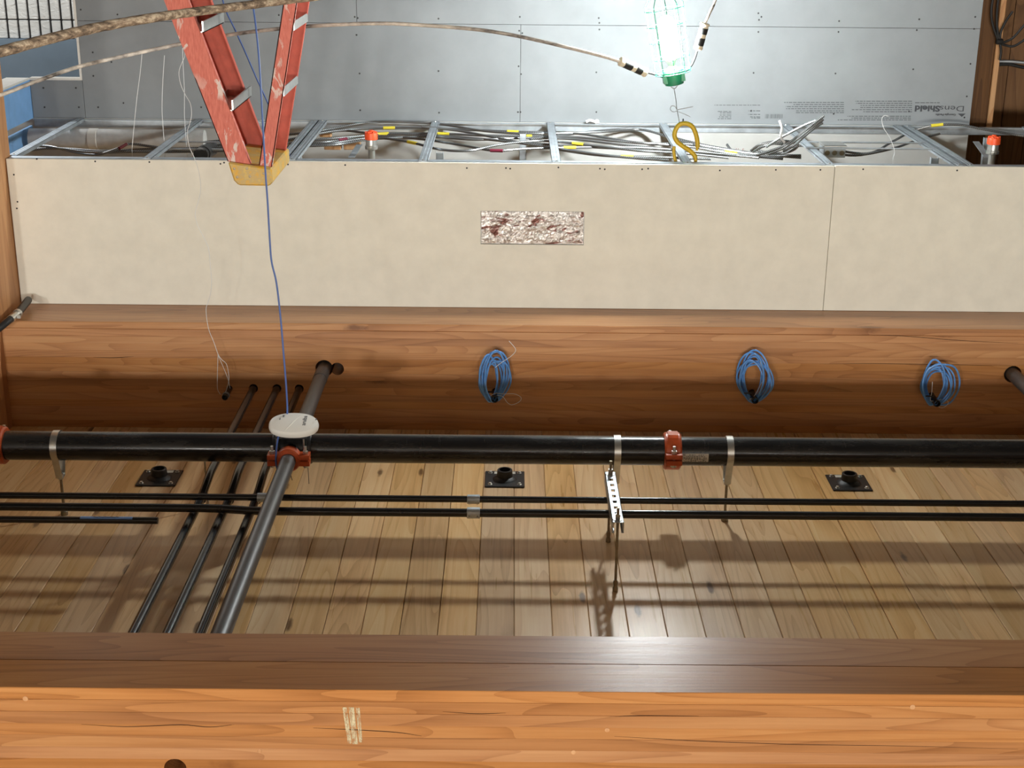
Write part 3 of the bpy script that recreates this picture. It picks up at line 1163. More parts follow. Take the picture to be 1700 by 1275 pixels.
Y1, Y2, Y3 = 4.918, 4.795, 4.705
r1, r2, r3 = 0.0125, 0.0155, 0.0125
conduit_x('steel_conduit', [(XR, Y1, ZK), (0.0, Y1, ZK), (x_end, Y1, ZK)], r1, 'thinner black conduit running lengthwise, next to the large black pipe', [(786, 829), (438, 826)])
xa_, xb_ = PZ(335, 848, ZK).x, PZ(440, 853, ZK).x
conduit_x('steel_conduit', [(XR, Y2, ZK), (xb_, Y2, ZK), ((xa_ + xb_) / 2 - 0.05, Y2 + 0.004, ZK), ((xa_ + xb_) / 2 + 0.05, Y2 + 0.018, ZK), (xa_, Y2 + 0.022, ZK), (x_end, Y2 + 0.022, ZK)],
          r2, 'thicker black conduit running lengthwise, farther from the large black pipe', [(786, 853)])
xe = PZ(260, 868, ZK).x
c3 = conduit_x('steel_conduit', [(xe, Y3, ZK), (xe + 0.5, Y3, ZK), (x_end, Y3, ZK)], r3, 'short open ended black conduit marked with blue tape')
t0, t1 = PZ(222, 862, ZK).x, PZ(135, 862, ZK).x
mb = MB()
vs, fs = [], []
for i in range(7):
    an = math.radians(222 + 90 * i / 6)
    for xx in (t0, t1):
        vs.append((xx, Y3 + math.cos(an) * (r3 + 0.0006), ZK + math.sin(an) * (r3 + 0.0006)))
for i in range(6):
    fs.append((2 * i, 2 * i + 1, 2 * i + 3, 2 * i + 2))
tp = mb.add(vs, fs).build('tape', MAT['blue_tape'], c3, smooth=True)
mb = MB()
an = math.radians(262)
sc_ = []
for k in range(14):
    a2 = an + math.radians(12) * math.sin(k * 2.1)
    sc_.append((t0 + 0.05 + k * 0.007, Y3 + math.cos(a2) * (r3 + 0.0012), ZK + math.sin(a2) * (r3 + 0.0012)))
MB().tube(sc_, 0.0007, 5).build('pen_scribble', MAT['dark'], tp)

# perforated strut trapeze
xt = PZ(1019, 830, 3.735).x
ya, yb = PZ(1012, 784, 3.72).y, PZ(1030, 868, 3.72).y
ZT = ZK - 0.0175                       # top of the strut carries the conduits
tz = thing('strut_trapeze', (xt, (ya + yb) / 2, ZT), 'perforated galvanised strut hung on two rods, carrying the lengthwise black conduits', 'strut')
mb = MB()
w, hgt, t = 0.0206, 0.0413, 0.0025
zb0 = ZT - hgt
y0, y1 = min(ya, yb), max(ya, yb)
# slotted back
hl, hw = 0.011, 0.0075
npitch = 9
pitch = (y1 - y0) / npitch
mb.box((xt - w, y0, zb0), (xt - hw, y1, zb0 + t))
mb.box((xt + hw, y0, zb0), (xt + w, y1, zb0 + t))
for i in range(npitch + 1):
    yy0 = y0 + (i - 0.5) * pitch + hl
    yy1 = y0 + (i + 0.5) * pitch - hl
    mb.box((xt - hw, max(y0, yy0), zb0), (xt + hw, min(y1, yy1), zb0 + t))
mb.box((xt - w, y0, zb0), (xt - w + t, y1, ZT))
mb.box((xt + w - t, y0, zb0), (xt + w, y1, ZT))
mb.box((xt - w, y0, ZT - t), (xt - w + 0.008, y1, ZT))
mb.box((xt + w - 0.008, y0, ZT - t), (xt + w, y1, ZT))
mb.build('channel', MAT['galv'], tz)
for yy, drop in ((y1 - 0.5 * pitch, 0.055), (y0 + 0.5 * pitch, 0.045)):
    MB().cyl((xt, yy, zb0 - drop), (xt, yy, ZC), 0.005, 10).build('rod', MAT['zinc_rod'], tz, smooth=True)
    MB().cyl((xt, yy, zb0 - 0.011), (xt, yy, zb0 - 0.002), 0.0095, 6).build('nut', MAT['steel_bright'], tz)
    MB().cyl((xt, yy, zb0 - 0.002), (xt, yy, zb0), 0.018, 16).build('washer', MAT['steel_bright'], tz)
    MB().cyl((xt, yy, zb0 - 0.021), (xt, yy, zb0 - 0.012), 0.0095, 6).build('nut', MAT['steel_bright'], tz)
    MB().lathe((xt, yy, ZC), (0, 0, -1), [(0, 0.010), (0.012, 0.010), (0.02, 0.007), (0.034, 0.009), (0.044, 0.007)], 10).build('anchor', MAT['zinc_rod'], tz, smooth=True)
for (yy, r) in ((Y1, r1), (Y2, r2)):
    mb = MB()
    pts = [(xt + 0.0, yy - r - 0.014, ZT - 0.004)] + [(xt, yy - math.cos(math.radians(a)) * (r + 0.002), ZK + math.sin(math.radians(a)) * (r + 0.002)) for a in range(0, 181, 20)] + [(xt, yy + r + 0.014, ZT - 0.004)]
    mb.tube(pts, 0.012, 8, True, 0, 0.15)
    mb.build('conduit_strap', MAT['galv'], tz, smooth=True)

# ---------------------------------------------------------------- three conduits in the depth direction
RC = 0.0165


def conduit_y(px_far, px_near, label):
    zf = 3.803
    pf = PY(px_far, 650, YF0)
    x = pf.x
    zn = 3.835
    pn = PZ(px_near, 1052, zn)
    yk0 = 5.02
    pts = [(x, YF0 + 0.25, zf), (x, 5.35, zf), (x, 5.22, zf + 0.002), (x, 5.04, zn - 0.002), (x, 4.94, zn), (x, YN1 + 0.0005, zn)]
    root = thing('steel_conduit', (x, 4.8, zn), label, 'conduit', 'three black conduits through the beam')
    MB().tube(pts, RC, 18).build('tube', MAT['black_pipe_small'], root, smooth=True)
    mb = MB().lathe((x, 5.05, zn), (0, -1, 0), [(-0.02, RC), (-0.018, RC + 0.003), (0.03, RC + 0.003), (0.032, RC)], 20)
    mb.build('coupling', MAT['black_steel'], root, smooth=True)
    cut_beam(lam_far, x, zf, RC + 0.004, YF0 - 0.05, YF1 + 0.05)
    return x


xs = []
for pf_, pn_, lb in [(421, 205, 'black conduit through the beam, leftmost of three parallel ones'), (460, 265, 'black conduit through the beam, middle of three parallel ones'),
                (497, 322, 'black conduit through the beam, of three parallel ones the nearest to the dusty branch pipe')]:
    xs.append(conduit_y(pf_, pn_, lb))
# support hook for these conduits
p = PZ(345, 842, ZC)
root = thing('conduit_hanger', (p.x, p.y, ZC), 'small steel rod hanger between the three parallel conduits', 'hanger')
MB().cyl((p.x, p.y, ZC), (p.x, p.y, ZC - 0.20), 0.0035, 8).build('rod', MAT['zinc_rod'], root, smooth=True)
MB().cyl((p.x, p.y, ZC - 0.012), (p.x, p.y, ZC - 0.03), 0.007, 6).build('nut', MAT['steel_bright'], root)

# ---------------------------------------------------------------- deck flanges
zfl = ZC - 0.0015
pf = PZ(838, 797, ZC)
fl_ = thing('deck_flange', (pf.x, pf.y, zfl), 'square black flange plate screwed to the planks, middle of the three', 'flange', 'black flange plates on the plank ceiling')
h = 0.084
MB().box((pf.x - h, pf.y - h, zfl - 0.005), (pf.x + h, pf.y + h, zfl)).build('plate', MAT['flange_black'], fl_, bevel=0.002)
MB().lathe((pf.x, pf.y, zfl - 0.005), (0, 0, -1), [(0, 0.052), (0.006, 0.046), (0.012, 0.034), (0.04, 0.032), (0.042, 0.030), (0.042, 0.024), (0.012, 0.022)], 28).build('socket', MAT['flange_black'], fl_, smooth=True)
for sx in (-1, 1):
    for sy in (-1, 1):
        MB().lathe((pf.x + sx * 0.062, pf.y + sy * 0.062, zfl - 0.005), (0, 0, -1), [(0, 0.010), (0.002, 0.010), (0.003, 0.0065), (0.008, 0.0065), (0.009, 0.005)], 8).build('bolt', MAT['steel_bright'], fl_, smooth=True)
MB().box((pf.x - 0.045, pf.y + 0.052, zfl - 0.0058), (pf.x + 0.045, pf.y + 0.076, zfl - 0.0052)).build('sticker', MAT['sticker'], fl_)
for (px, py, lb) in [(265, 795, 'square black flange plate screwed to the planks, by the three parallel conduits'),
                     (1409, 803, 'square black flange plate screwed to the planks, right of the strut and red coupling')]:
    q = PZ(px, py, ZC)
    dup_thing(fl_, (q.x, q.y, zfl), lb)

# ---------------------------------------------------------------- wireless access point
ca = PY(487, 702, 5.13)
ax_n = Vector((0.0, -0.42, -0.91)).normalized()      # face looks down and toward the viewer
ax_x = Vector((1, 0, 0))
ax_y = ax_n.cross(ax_x).normalized()
apr = thing('access_point', ca, 'white oval wireless access point mounted under the large black pipe', 'access point')


def superell(a, rx, ry, e=2.25):
    c, s = math.cos(a), math.sin(a)
    return (math.copysign(abs(c) ** (2 / e), c) * rx, math.copysign(abs(s) ** (2 / e), s) * ry)


RX, RY = 0.096, 0.056
mb = MB()
vs, fs = [], []
N = 48
rings = [(0.86, -0.030), (0.985, -0.026), (1.0, -0.018), (0.985, -0.007), (0.93, 0.001), (0.7, 0.007), (0.35, 0.010)]
for (k, d) in rings:
    for i in range(N):
        x, y = superell(2 * math.pi * i / N, RX * k, RY * k)
        vs.append(ca + ax_x * x + ax_y * y + ax_n * d)
vs.append(ca + ax_n * 0.0108)
for r in range(len(rings) - 1):
    for i in range(N):
        j = (i + 1) % N
        fs.append((r * N + i, r * N + j, (r + 1) * N + j, (r + 1) * N + i))
for i in range(N):
    fs.append(((len(rings) - 1) * N + i, (len(rings) - 1) * N + (i + 1) % N, len(vs) - 1))
fs.append(tuple(range(N))[::-1])
MB().add(vs, fs).build('housing', MAT['ap_white'], apr, smooth=True)


def ap_pt(px, py, d=0.0105):
    # point on the face plane of the housing
    dr = ray(px, py)
    pl = ca + ax_n * d
    t = (pl - CAM).dot(ax_n) / dr.dot(ax_n)
    return CAM + dr * t


# raised curved crease across the face
cr = [ap_pt(473, 714, 0.004), ap_pt(479, 708, 0.0085), ap_pt(486, 701, 0.0105), ap_pt(494, 694, 0.009), ap_pt(503, 688, 0.004)]
MB().tube(spline(cr, 6), 0.0028, 8).build('crease', MAT['ap_white'], apr, smooth=True)
# lettering: reads along the short side
to = text_mesh('aruba', 0.023, (0, 0, 0), 'print_ink', apr, 'lettering', bold=0.0002)
pl_ = ap_pt(506.5, 706.5, 0.0112)
dirx = (ap_pt(509.5, 694, 0.0112) - pl_).normalized()
diry = ax_n.cross(dirx).normalized()
Mx = Matrix((dirx, diry, ax_n)).transposed().to_4x4()
to.matrix_basis = Matrix.Translation(pl_ - ca) @ Mx
mb = MB()
for (px, py, w) in [(464.5, 696.5, 0.004), (470.5, 692, 0.006), (524.5, 697, 0.004)]:
    c = ap_pt(px, py, 0.0085)
    for k in range(3):
        mb.obox(c + dirx * (k * 0.0035), dirx * 0.0012, diry * w * 0.55, ax_n * 0.0006)
mb.build('indicator_marks', MAT['ap_grey'], apr)['kind'] = 'stuff'
# bracket between housing and pipe
mb = MB()
for s in (-1, 1):
    mb.obox((XBR + s * 0.052, YP - 0.02, ZP - RP - 0.02), (0.012, 0, 0), (0, 0.05, 0), (0, 0, 0.004))
mb.box((XBR - 0.064, YP - RP - 0.02, ZP - RP - 0.016), (XBR + 0.064, YP + RP + 0.01, ZP - RP - 0.010))
mb.obox(ca - ax_n * 0.034, ax_x * 0.05, ax_y * 0.035, ax_n * 0.005)
mb.build('bracket', MAT['black_steel'], apr)
# cable ties around the pipe with loose tails
for (px, py, px2, py2) in [(511, 772, 513, 803), (482, 785, 485, 797)]:
    a, b = PY(px, py, YP - 0.05), PY(px2, py2, YP - 0.04)
    o = MB().tube(spline([PY(px - 3, py - 40, YP - RP - 0.006), PY(px - 2, py - 18, YP - RP - 0.012), a, b], 5), 0.0028, 6, True, 0, 0.4)
    o = o.build('cable_tie', MAT['black_rubber'], smooth=True)
    tag(o, 'long loose black cable tie tail right of the red branch coupling' if px > 500 else 'short loose black cable tie tail beside the branch pipe', 'cable tie')

# blue network cable hanging from the access point
bl = pxpath([(462, 785, 5.10), (458, 768, 5.09), (459, 745, 5.10), (463, 722, 5.11), (472, 700, 5.16), (477, 685, 5.17), (475, 640, 5.17), (471, 590, 5.18), (466, 530, 5.2), (459, 470, 5.22), (451, 435, 5.23),
             (448, 400, 5.24), (444, 330, 5.26), (441, 290, 5.27), (436, 200, 5.3), (431, 110, 5.33), (425, 45, 5.36), (419, 0, 5.38), (414, -60, 5.4), (405, -200, 5.45)], 5)
tag(MB().tube(bl, 0.0036, 8).build('network_cable', MAT['cable_blue_dark'], smooth=True), 'single blue network cable hanging down from the white access point', 'cable')
bl = pxpath([(482, 262, 6.62), (475, 245, 6.62), (462, 212, 6.61), (445, 172, 6.6), (425, 128, 6.6), (405, 82, 6.6), (388, 45, 6.6), (374, 15, 6.6), (366, -20, 6.6), (350, -120, 6.6)], 5)
tag(MB().tube(bl, 0.0034, 8).build('network_cable', MAT['cable_blue_dark'], smooth=True), 'blue network cable slanting up behind the orange ladder into the soffit', 'cable')

# ---------------------------------------------------------------- blue cable coils on conduit stubs


def stub(px, py, px2, py2, ln, label, r=0.0155):
    a = PY(px, py, YF0)
    b = Vector((a.x, YF0 - ln, a.z + 0.003))
    o = MB().pipe((a.x, YF0 + 0.1, a.z), b, r, r - 0.0025, 20)
    o.cyl((a.x, YF0 + 0.08, a.z), (b.x, b.y + 0.03, b.z), r - 0.003, 12)
    o = o.build('conduit_stub', MAT['black_pipe_small'], smooth=True)
    tag(o, label, 'conduit')
    cut_beam(lam_far, a.x, a.z, r + 0.001, YF0 - 0.05, YF0 + 0.12)
    return a, b


def coil(a, b, seed, nloops, wid, hgt, yawd, label, stray=None, tie=True):
    """loops of cable hung over a stub: a = at beam, b = stub tip"""
    rr = random.Random(seed)
    mid = a.lerp(b, 0.62)
    top = mid + Vector((0, 0, 0.019))
    root = thing('cable_coil', top, label, 'cable coil', 'blue cable coils on the beam')
    for i in range(nloops):
        yaw = math.radians(yawd + rr.uniform(-16, 16))
        d = Vector((math.cos(yaw), -math.sin(yaw), 0))
        hh = hgt * rr.uniform(0.74, 1.05)
        ww = wid * rr.uniform(0.62, 1.12)
        ph = rr.uniform(-0.25, 0.25)
        off = Vector((rr.uniform(-0.012, 0.012), rr.uniform(-0.016, 0.012), rr.uniform(-0.002, 0.004)))
        pts = []
        n = 40
        for k in range(n + 1):
            an = 2 * math.pi * k / n
            u = math.sin(an) * ww / 2
            v = (math.cos(an) - 1) * hh / 2
            squeeze = 1.0 - 0.45 * (max(0, math.cos(an)) ** 2)   # pinched at the stub
            p = top + off + d * ((wid - ww) * 0.45 + u * squeeze + ph * 0.03 * (1 - math.cos(an))) + Vector((0, 0, v))
            p += Vector((mnoise.noise((i * 3.1, an, seed)), mnoise.noise((an, i * 2.3, seed + 4)), 0)) * 0.005 * (1 - math.cos(an))
            if p.y > YF0 - 0.006:
                p.y = YF0 - 0.006
            pts.append(p)
        pts[-1] = pts[0]
        MB().tube(pts, 0.0042, 8, False).build('cable_loop', MAT['cable_blue'], root, smooth=True)
    if tie:
        c = top + Vector((0.03, -0.012, -0.045))
        pts = [c + Vector((math.cos(t) * 0.017, math.sin(t) * 0.015, math.sin(t) * 0.004)) for t in [2 * math.pi * k / 16 for k in range(17)]]
        MB().tube(pts, 0.0025, 6, False).build('tie', MAT['black_rubber'], root, smooth=True)
    if stray:
        MB().tube(pxpath(stray, 6), 0.0013, 6).build('pull_wire', MAT['wire_white'], root, smooth=True)
    return root


Ys = YF0 - 0.08
a, b = stub(822, 650, 815, 670, 0.10, 'black conduit stub in the beam holding the blue coil left of the others')
coil(a, b, 1, 9, 0.135, 0.235, 38, 'coil of blue cable on the beam with a white wire loop, below the foil patch',
     [(845, 566, Ys), (856, 580, Ys), (850, 590, Ys), (834, 601, Ys), (822, 610, Ys)])
MB().tube(pxpath([(812, 659, Ys), (822, 653, Ys), (836, 654, Ys), (854, 654, Ys), (865, 660, Ys), (862, 667, Ys), (850, 672, Ys), (842, 668, Ys), (834, 658, Ys), (820, 656, Ys)], 6), 0.0014, 6).build('pull_wire', MAT['wire_white'], [o for o in COL.objects if o.name.startswith('cable_coil')][0], smooth=True)
a, b = stub(1248, 652, 1252, 675, 0.10, 'black conduit stub in the beam holding the middle blue coil')
coil(a, b, 5, 9, 0.14, 0.235, -28, 'coil of blue cable on the beam, middle one of the three coils', [(1262, 600, Ys), (1268, 625, Ys), (1262, 640, Ys), (1254, 655, Ys), (1244, 664, Ys)])
a, b = stub(1546, 657, 1552, 678, 0.10, 'black conduit stub in the beam holding the rightmost blue coil')
rc = coil(a, b, 9, 8, 0.145, 0.215, -35, 'rightmost coil of blue cable on the beam, with one wide loose loop', [(1548, 634, Ys), (1547, 650, Ys), (1545, 665, Ys), (1556, 664, Ys), (1570, 663, Ys), (1574, 670, Ys), (1564, 677, Ys), (1552, 672, Ys)])
MB().tube(pxpath([(1550, 672, Ys), (1575, 670, Ys + 0.01), (1590, 650, Ys), (1593, 630, Ys), (1585, 610, Ys), (1566, 605, Ys), (1550, 608, Ys), (1538, 618, Ys), (1532, 640, Ys), (1536, 662, Ys)], 6), 0.0042, 8).build('cable_loop', MAT['cable_blue'], rc, smooth=True)

# left stub with the long thin pull wire wrapped round it
a, b = stub(381, 645, 371, 662, 0.115, 'black conduit stub wrapped with thin wire, left of the three conduits', 0.0135)
Yw = b.y + 0.03
mb = MB()
for k in range(4):
    c = Vector((b.x, b.y + 0.022 + k * 0.005, b.z))
    mb.tube([c + Vector((math.cos(t) * 0.0155, 0.003 * math.sin(t), math.sin(t) * 0.0155)) for t in [2 * math.pi * j / 14 for j in range(15)]], 0.0014, 5, False)
wr_root = thing('pull_wire', b, 'long thin wire hanging down from the wrapped conduit stub past the beige drywall', 'wire')
mb.build('wrap', MAT['wire_grey'], wr_root, smooth=True)
w = [(373, 655, Yw), (378, 640, Yw), (380, 625, Yw), (376, 605, Yw), (368, 597, Yw), (362, 588, Yw), (355, 568, Yw), (346, 545, Yw), (342, 515, Yw), (345, 503, Yw), (350, 485, Yw), (351, 462, Yw), (349, 440, Yw),
     (346, 412, Yw), (337, 392, Yw), (328, 374, Yw), (324, 355, Yw), (329, 335, Yw), (333, 315, Yw), (331, 290, Yw), (323, 263, Yw), (314, 243, Yw), (311, 220, Yw), (315, 205, Yw), (318, 190, Yw), (316, 172, Yw), (308, 158, Yw),
     (300, 140, Yw), (297, 120, Yw), (302, 104, Yw), (307, 90, Yw), (302, 60, Yw), (300, 0, Yw), (300, -80, Yw)]
MB().tube(pxpath(w, 4), 0.0013, 5).build('wire', MAT['wire_white'], wr_root, smooth=True)
MB().tube(pxpath([(362, 588, Yw), (361, 620, Yw), (361, 645, Yw), (366, 655, Yw)], 6), 0.0012, 5).build('wire', MAT['wire_white'], wr_root, smooth=True)
MB().tube(pxpath([(362, 590, Yw), (370, 608, Yw), (378, 628, Yw), (382, 645, Yw)], 6), 0.0012, 5).build('wire', MAT['wire_white'], wr_root, smooth=True)

# flexible black conduit at the post
p0 = PY(47, 497, 6.40)
xk = p0.x
fx = thing('flexible_conduit', p0, 'black flexible conduit with a silver clamp fitting at the post and drywall corner', 'conduit')
A = PY(47, 498, 6.42)
B = PY(30, 520, 6.22)
C = PY(20, 528, 6.17)
MB().pipe(A, B, 0.0175, 0.0145, 20).cyl(A.lerp(B, 0.2), B, 0.0147, 12).build('sleeve', MAT['black_steel'], fx, smooth=True)
d = (C - B).normalized()
mb = MB().cyl(B, C, 0.015, 16).cyl(B - d * 0.004, B + d * 0.008, 0.021, 16).cyl(C - d * 0.006, C + d * 0.012, 0.0175, 16)
mb.obox(B.lerp(C, 0.5) + Vector((-0.018, -0.006, 0.004)), (0.009, 0, 0), (0, 0.006, 0), (0, 0, 0.006))
mb.build('fitting', MAT['steel_bright'], fx, smooth=True)
MB().tube(spline([C, PY(10, 536, 6.12), PY(-6, 548, 6.09), PY(-30, 556, 6.08)], 6), 0.0155, 14).build('hose', MAT['black_rubber'], fx, smooth=True)

# ---------------------------------------------------------------- step ladder
YL0, YL1 = 5.85, 6.27
lad = thing('step_ladder', (PY(420, 285, YL0).x, (YL0 + YL1) / 2, 0.0), 'orange fibreglass step ladder with yellow plastic cap, spattered with plaster', 'ladder')


def rail(pe0, pe1, pr0, pr1, Y, inward, name, mat, flange):
    """C rail in the plane Y; outer edges given as pixel pairs on the near face, carried down to the floor"""
    a0, a1 = PY(*pe0, Y), PY(*pe1, Y)
    b0, b1 = PY(*pr0, Y), PY(*pr1, Y)

    def down(p, q, z):
        t = (z - q.z) / (p.z - q.z)
        return q + (p - q) * t
    a0, b0 = down(a0, a1, 0.0), down(b0, b1, 0.0)
    mb = MB()
    th = 0.004
    mb.prism([a0, b0, b1, a1], (0, inward * th, 0))
    for (p, q, o) in ((a0, a1, (b1 - a1)), (b0, b1, (a1 - b1))):
        s = o.normalized() * th
        mb.prism([p, p + s, q + s, q], (0, inward * flange, 0))
    return mb.build(name, mat, lad), (a0, a1, b0, b1)


fN, e1 = rail((272, 0), (378, 268), (312, 0), (417, 276), YL0, 1, 'front_rail', MAT['ladder_rail'], 0.030)
rN, e2 = rail((471, 0), (429, 279), (494, 0), (451, 279), YL0 + 0.01, 1, 'rear_rail', MAT['ladder_rail'], 0.022)
# far rails: the same edges moved back
def far_copy(e, Y, name, flange):
    mb = MB()
    th = 0.004
    a0, a1, b0, b1 = [Vector((p.x, Y, p.z)) for p in e]
    mb.prism([a0, b0, b1, a1], (0, th, 0))
    for (p, q, o) in ((a0, a1, (b1 - a1)), (b0, b1, (a1 - b1))):
        s = o.normalized() * th
        mb.prism([p, p + s, q + s, q], (0, -flange, 0))
    return mb.build(name, MAT['ladder_orange'], lad)


far_copy(e1, YL1, 'front_rail', 0.030)
far_copy(e2, YL1 - 0.01, 'rear_rail', 0.022)
# steps between the front rails
a0, a1, b0, b1 = e1
ax = (a0 - a1).normalized()
cz = lambda z: (a1 + (a0 - a1) * ((a1.z - z) / (a1.z - a0.z)), b1 + (b0 - b1) * ((b1.z - z) / (b1.z - b0.z)))
zst = PY(385, 172, 6.06).z
zst2 = PY(340, 46, 6.06).z
dz = zst - zst2
z = zst
while z > 0.2:
    A, B = cz(z)
    mb = MB()
    mb.box((A.x, YL0 + 0.006, z - 0.004), (B.x - 0.012, YL1 - 0.002, z))
    mb.box((A.x - 0.002, YL0 + 0.006, z - 0.030), (A.x - 0.005, YL1 - 0.002, z))
    mb.box((B.x - 0.012, YL0 + 0.006, z - 0.044), (B.x - 0.006, YL1 + 0.02, z))
    mb.build('step', MAT['steel_bright'], lad)
    z -= dz
# horizontals between the rear rails
a0, a1, b0, b1 = e2
zr = PY(477, 149, 6.06).z
zr2 = PY(494, 43, 6.06).z
z = zr
while z > 0.2:
    A, B = cz(z)
    xm = (A.x + B.x) / 2
    MB().box((B.x - 0.006, YL0 + 0.014, z - 0.036), (B.x - 0.002, YL1 - 0.008, z)).build('brace', MAT['steel_bright'], lad)
    z -= (zr - zr2)
# yellow cap
Yc0, Yc1 = YL0 - 0.025, YL1 + 0.03
pts = [(378, 269), (451, 280), (453, 303), (447, 309), (396, 308), (388, 300)]
near = [PY(x, y, Yc0) for x, y in pts]
cap = MB()
cap.prism(near, (0, Yc1 - Yc0, 0))
capo = cap.build('cap', MAT['cap_yellow'], lad, bevel=0.006)
for (x, y) in [(389, 280), (410, 280), (394, 294), (415, 293), (438, 288)]:
    c = PY(x, y, Yc0)
    MB().lathe(c + Vector((0, 0.003, 0)), (0, -1, 0), [(0, 0.006), (0.0045, 0.006), (0.006, 0.003)], 12).build('rivet', MAT['tan_plate'], capo, smooth=True)
# tan inner plate between the rails under the cap
q = [(402, 262), (440, 262), (440, 284), (415, 284)]
MB().prism([PY(x, y, YL1 - 0.06) for x, y in [(409, 252), (458, 252), (458, 285), (405, 285)]], (0, 0.004, 0)).build('spreader_plate', MAT['tan_plate'], lad)

# ---------------------------------------------------------------- hanging caged lamp
YLa = 6.60
top = PY(1120, 141, YLa)
lamp = thing('caged_work_lamp', top, 'glowing work lamp in a green wire cage hanging below the soffit', 'lamp')
tilt = math.radians(10.5)
R_ = Matrix.Rotation(-tilt, 4, 'Y')


def L(x, y, z):                       # lamp local -> world, z down negative
    return top + (R_ @ Vector((x, y, z)))


axd = (R_ @ Vector((0, 0, -1)))
mb = MB().lathe(top, axd, [(0, 0.034), (0.003, 0.042), (0.05, 0.046), (0.066, 0.048), (0.07, 0.044)], 24)
mb.obox(L(0.0, 0, -0.038), R_ @ Vector((0.049, 0, 0)), R_ @ Vector((0, 0.03, 0)), R_ @ Vector((0, 0, 0.024)))
mb.build('socket', MAT['lamp_green'], lamp, smooth=True)
MB().lathe(L(0, 0, -0.07), axd, [(0, 0.02), (0.012, 0.02), (0.02, 0.013), (0.034, 0.022), (0.045, 0.028)], 20).build('bulb_base', MAT['connector_ivory'], lamp, smooth=True)
# emissive bulb
MB().lathe(L(0, 0, -0.115), axd, [(0, 0.028), (0.02, 0.038), (0.16, 0.038), (0.185, 0.03), (0.195, 0.012)], 16).build('bulb', MAT['bulb_glow'], lamp, smooth=True)
mb = MB()
NW = 10
for k in range(NW):
    an = 2 * math.pi * (k + 0.5) / NW
    pts = []
    for (d, r) in [(0.055, 0.082), (0.12, 0.084), (0.25, 0.086), (0.36, 0.088), (0.40, 0.06), (0.415, 0.0)]:
        pts.append(L(math.cos(an) * r, math.sin(an) * r, -d))
    mb.tube(pts, 0.0020, 6)
for (d, r) in [(0.055, 0.082), (0.065, 0.0825), (0.125, 0.084), (0.20, 0.085), (0.27, 0.086), (0.34, 0.0875)]:
    mb.tube([L(math.cos(2 * math.pi * j / 24) * r, math.sin(2 * math.pi * j / 24) * r, -d) for j in range(25)], 0.0020, 6, False)
mb.tube([L(-0.082, 0, -0.055), L(0.082, 0, -0.055)], 0.0022, 6)
mb.tube([L(0, -0.082, -0.055), L(0, 0.082, -0.055)], 0.0022, 6)
mb.build('cage', MAT['cage_green'], lamp, smooth=True)
hk = [(1112, 140, YLa), (1115, 145, YLa), (1120, 147, YLa), (1124, 143, YLa), (1126, 139, YLa)]
mb = MB().tube(pxpath(hk, 5), 0.0022, 6)
mb.tube(pxpath([(1119, 147, YLa), (1122, 165, YLa), (1124, 182, YLa), (1128, 203, YLa)], 5), 0.0018, 6)
mb.tube(pxpath([(1124, 184, YLa), (1118, 186, YLa), (1113, 182, YLa), (1115, 176, YLa), (1121, 177, YLa), (1124, 182, YLa), (1130, 181, YLa), (1140, 179, YLa), (1151, 177, YLa)], 5), 0.0016, 6)
mb.tube(pxpath([(1124, 184, YLa), (1130, 187, YLa), (1138, 190, YLa), (1146, 194, YLa)], 5), 0.0013, 6)
mb.build('tie_wire', MAT['wire_grey'], lamp, smooth=True)

# yellow hook over the joist
hp = [(1157, 250), (1158, 238), (1155, 222), (1149, 210), (1139, 205), (1128, 207), (1121, 217), (1120, 227), (1125, 236), (1134, 243), (1145, 250), (1153, 258), (1155, 266)]
pts = pxpath([(x, y, YLa - 0.02) for x, y in hp], 6)
hook = thing('utility_hook', pts[0], 'yellow plastic hook around a joist, holding the caged lamp', 'hook')
MB().tube(pts, [0.0075] * 3 + [0.0132] * (len(pts) - 6) + [0.010] * 3, 12, True, 0, 0.8).build('body', MAT['hook_yellow'], hook, smooth=True)
pts = pxpath([(1155, 266, YLa - 0.02), (1150, 272, YLa + 0.0), (1136, 274, YLa + 0.03), (1124, 268, YLa + 0.03), (1119, 252, YLa + 0.03), (1119, 243, YLa + 0.03)], 6)
pts = [PY(1155, 266, YLa - 0.02), PY(1153, 271, YLa - 0.01) + Vector((0, 0, 0.02)), PY(1138, 276, YLa + 0.0) + Vector((0, 0, 0.03)), PY(1123, 270, YLa), PY(1119, 255, YLa), PY(1119, 243, YLa)]
MB().tube(spline(pts, 6), 0.0095, 12, True, 0, 0.8).build('claw', MAT['hook_yellow'], hook, smooth=True)
tip = PY(1134, 203, YLa - 0.02)
MB().cyl(tip, tip + Vector((0, 0, -0.016)), 0.003, 8).build('eye_pin', MAT['black_rubber'], hook)

# string cord on both sides of the lamp with its in-line connectors


def connector(a, b, parent):
    d = (b - a).normalized()
    ln = (b - a).length
    mb = MB().lathe(a, d, [(0, 0.0128), (0.006, 0.0211), (ln * 0.12, 0.0211), (ln * 0.13, 0.0192), (ln - 0.012, 0.0192), (ln - 0.01, 0.0218), (ln - 0.003, 0.0218), (ln, 0.0128)], 18)
    c = mb.build('connector', MAT['connector_ivory'], parent, smooth=True)
    MB().lathe(a + d * ln * 0.18, d, [(0, 0.0198), (0.001, 0.0207), (ln * 0.28, 0.0207), (ln * 0.281, 0.0198)], 18).build('label_band', MAT['black_rubber'], c, smooth=True)
    MB().lathe(a + d * ln * 0.60, d, [(0, 0.0198), (0.001, 0.0205), (ln * 0.22, 0.0205), (ln * 0.221, 0.0198)], 18).build('label_band', MAT['black_rubber'], c, smooth=True)


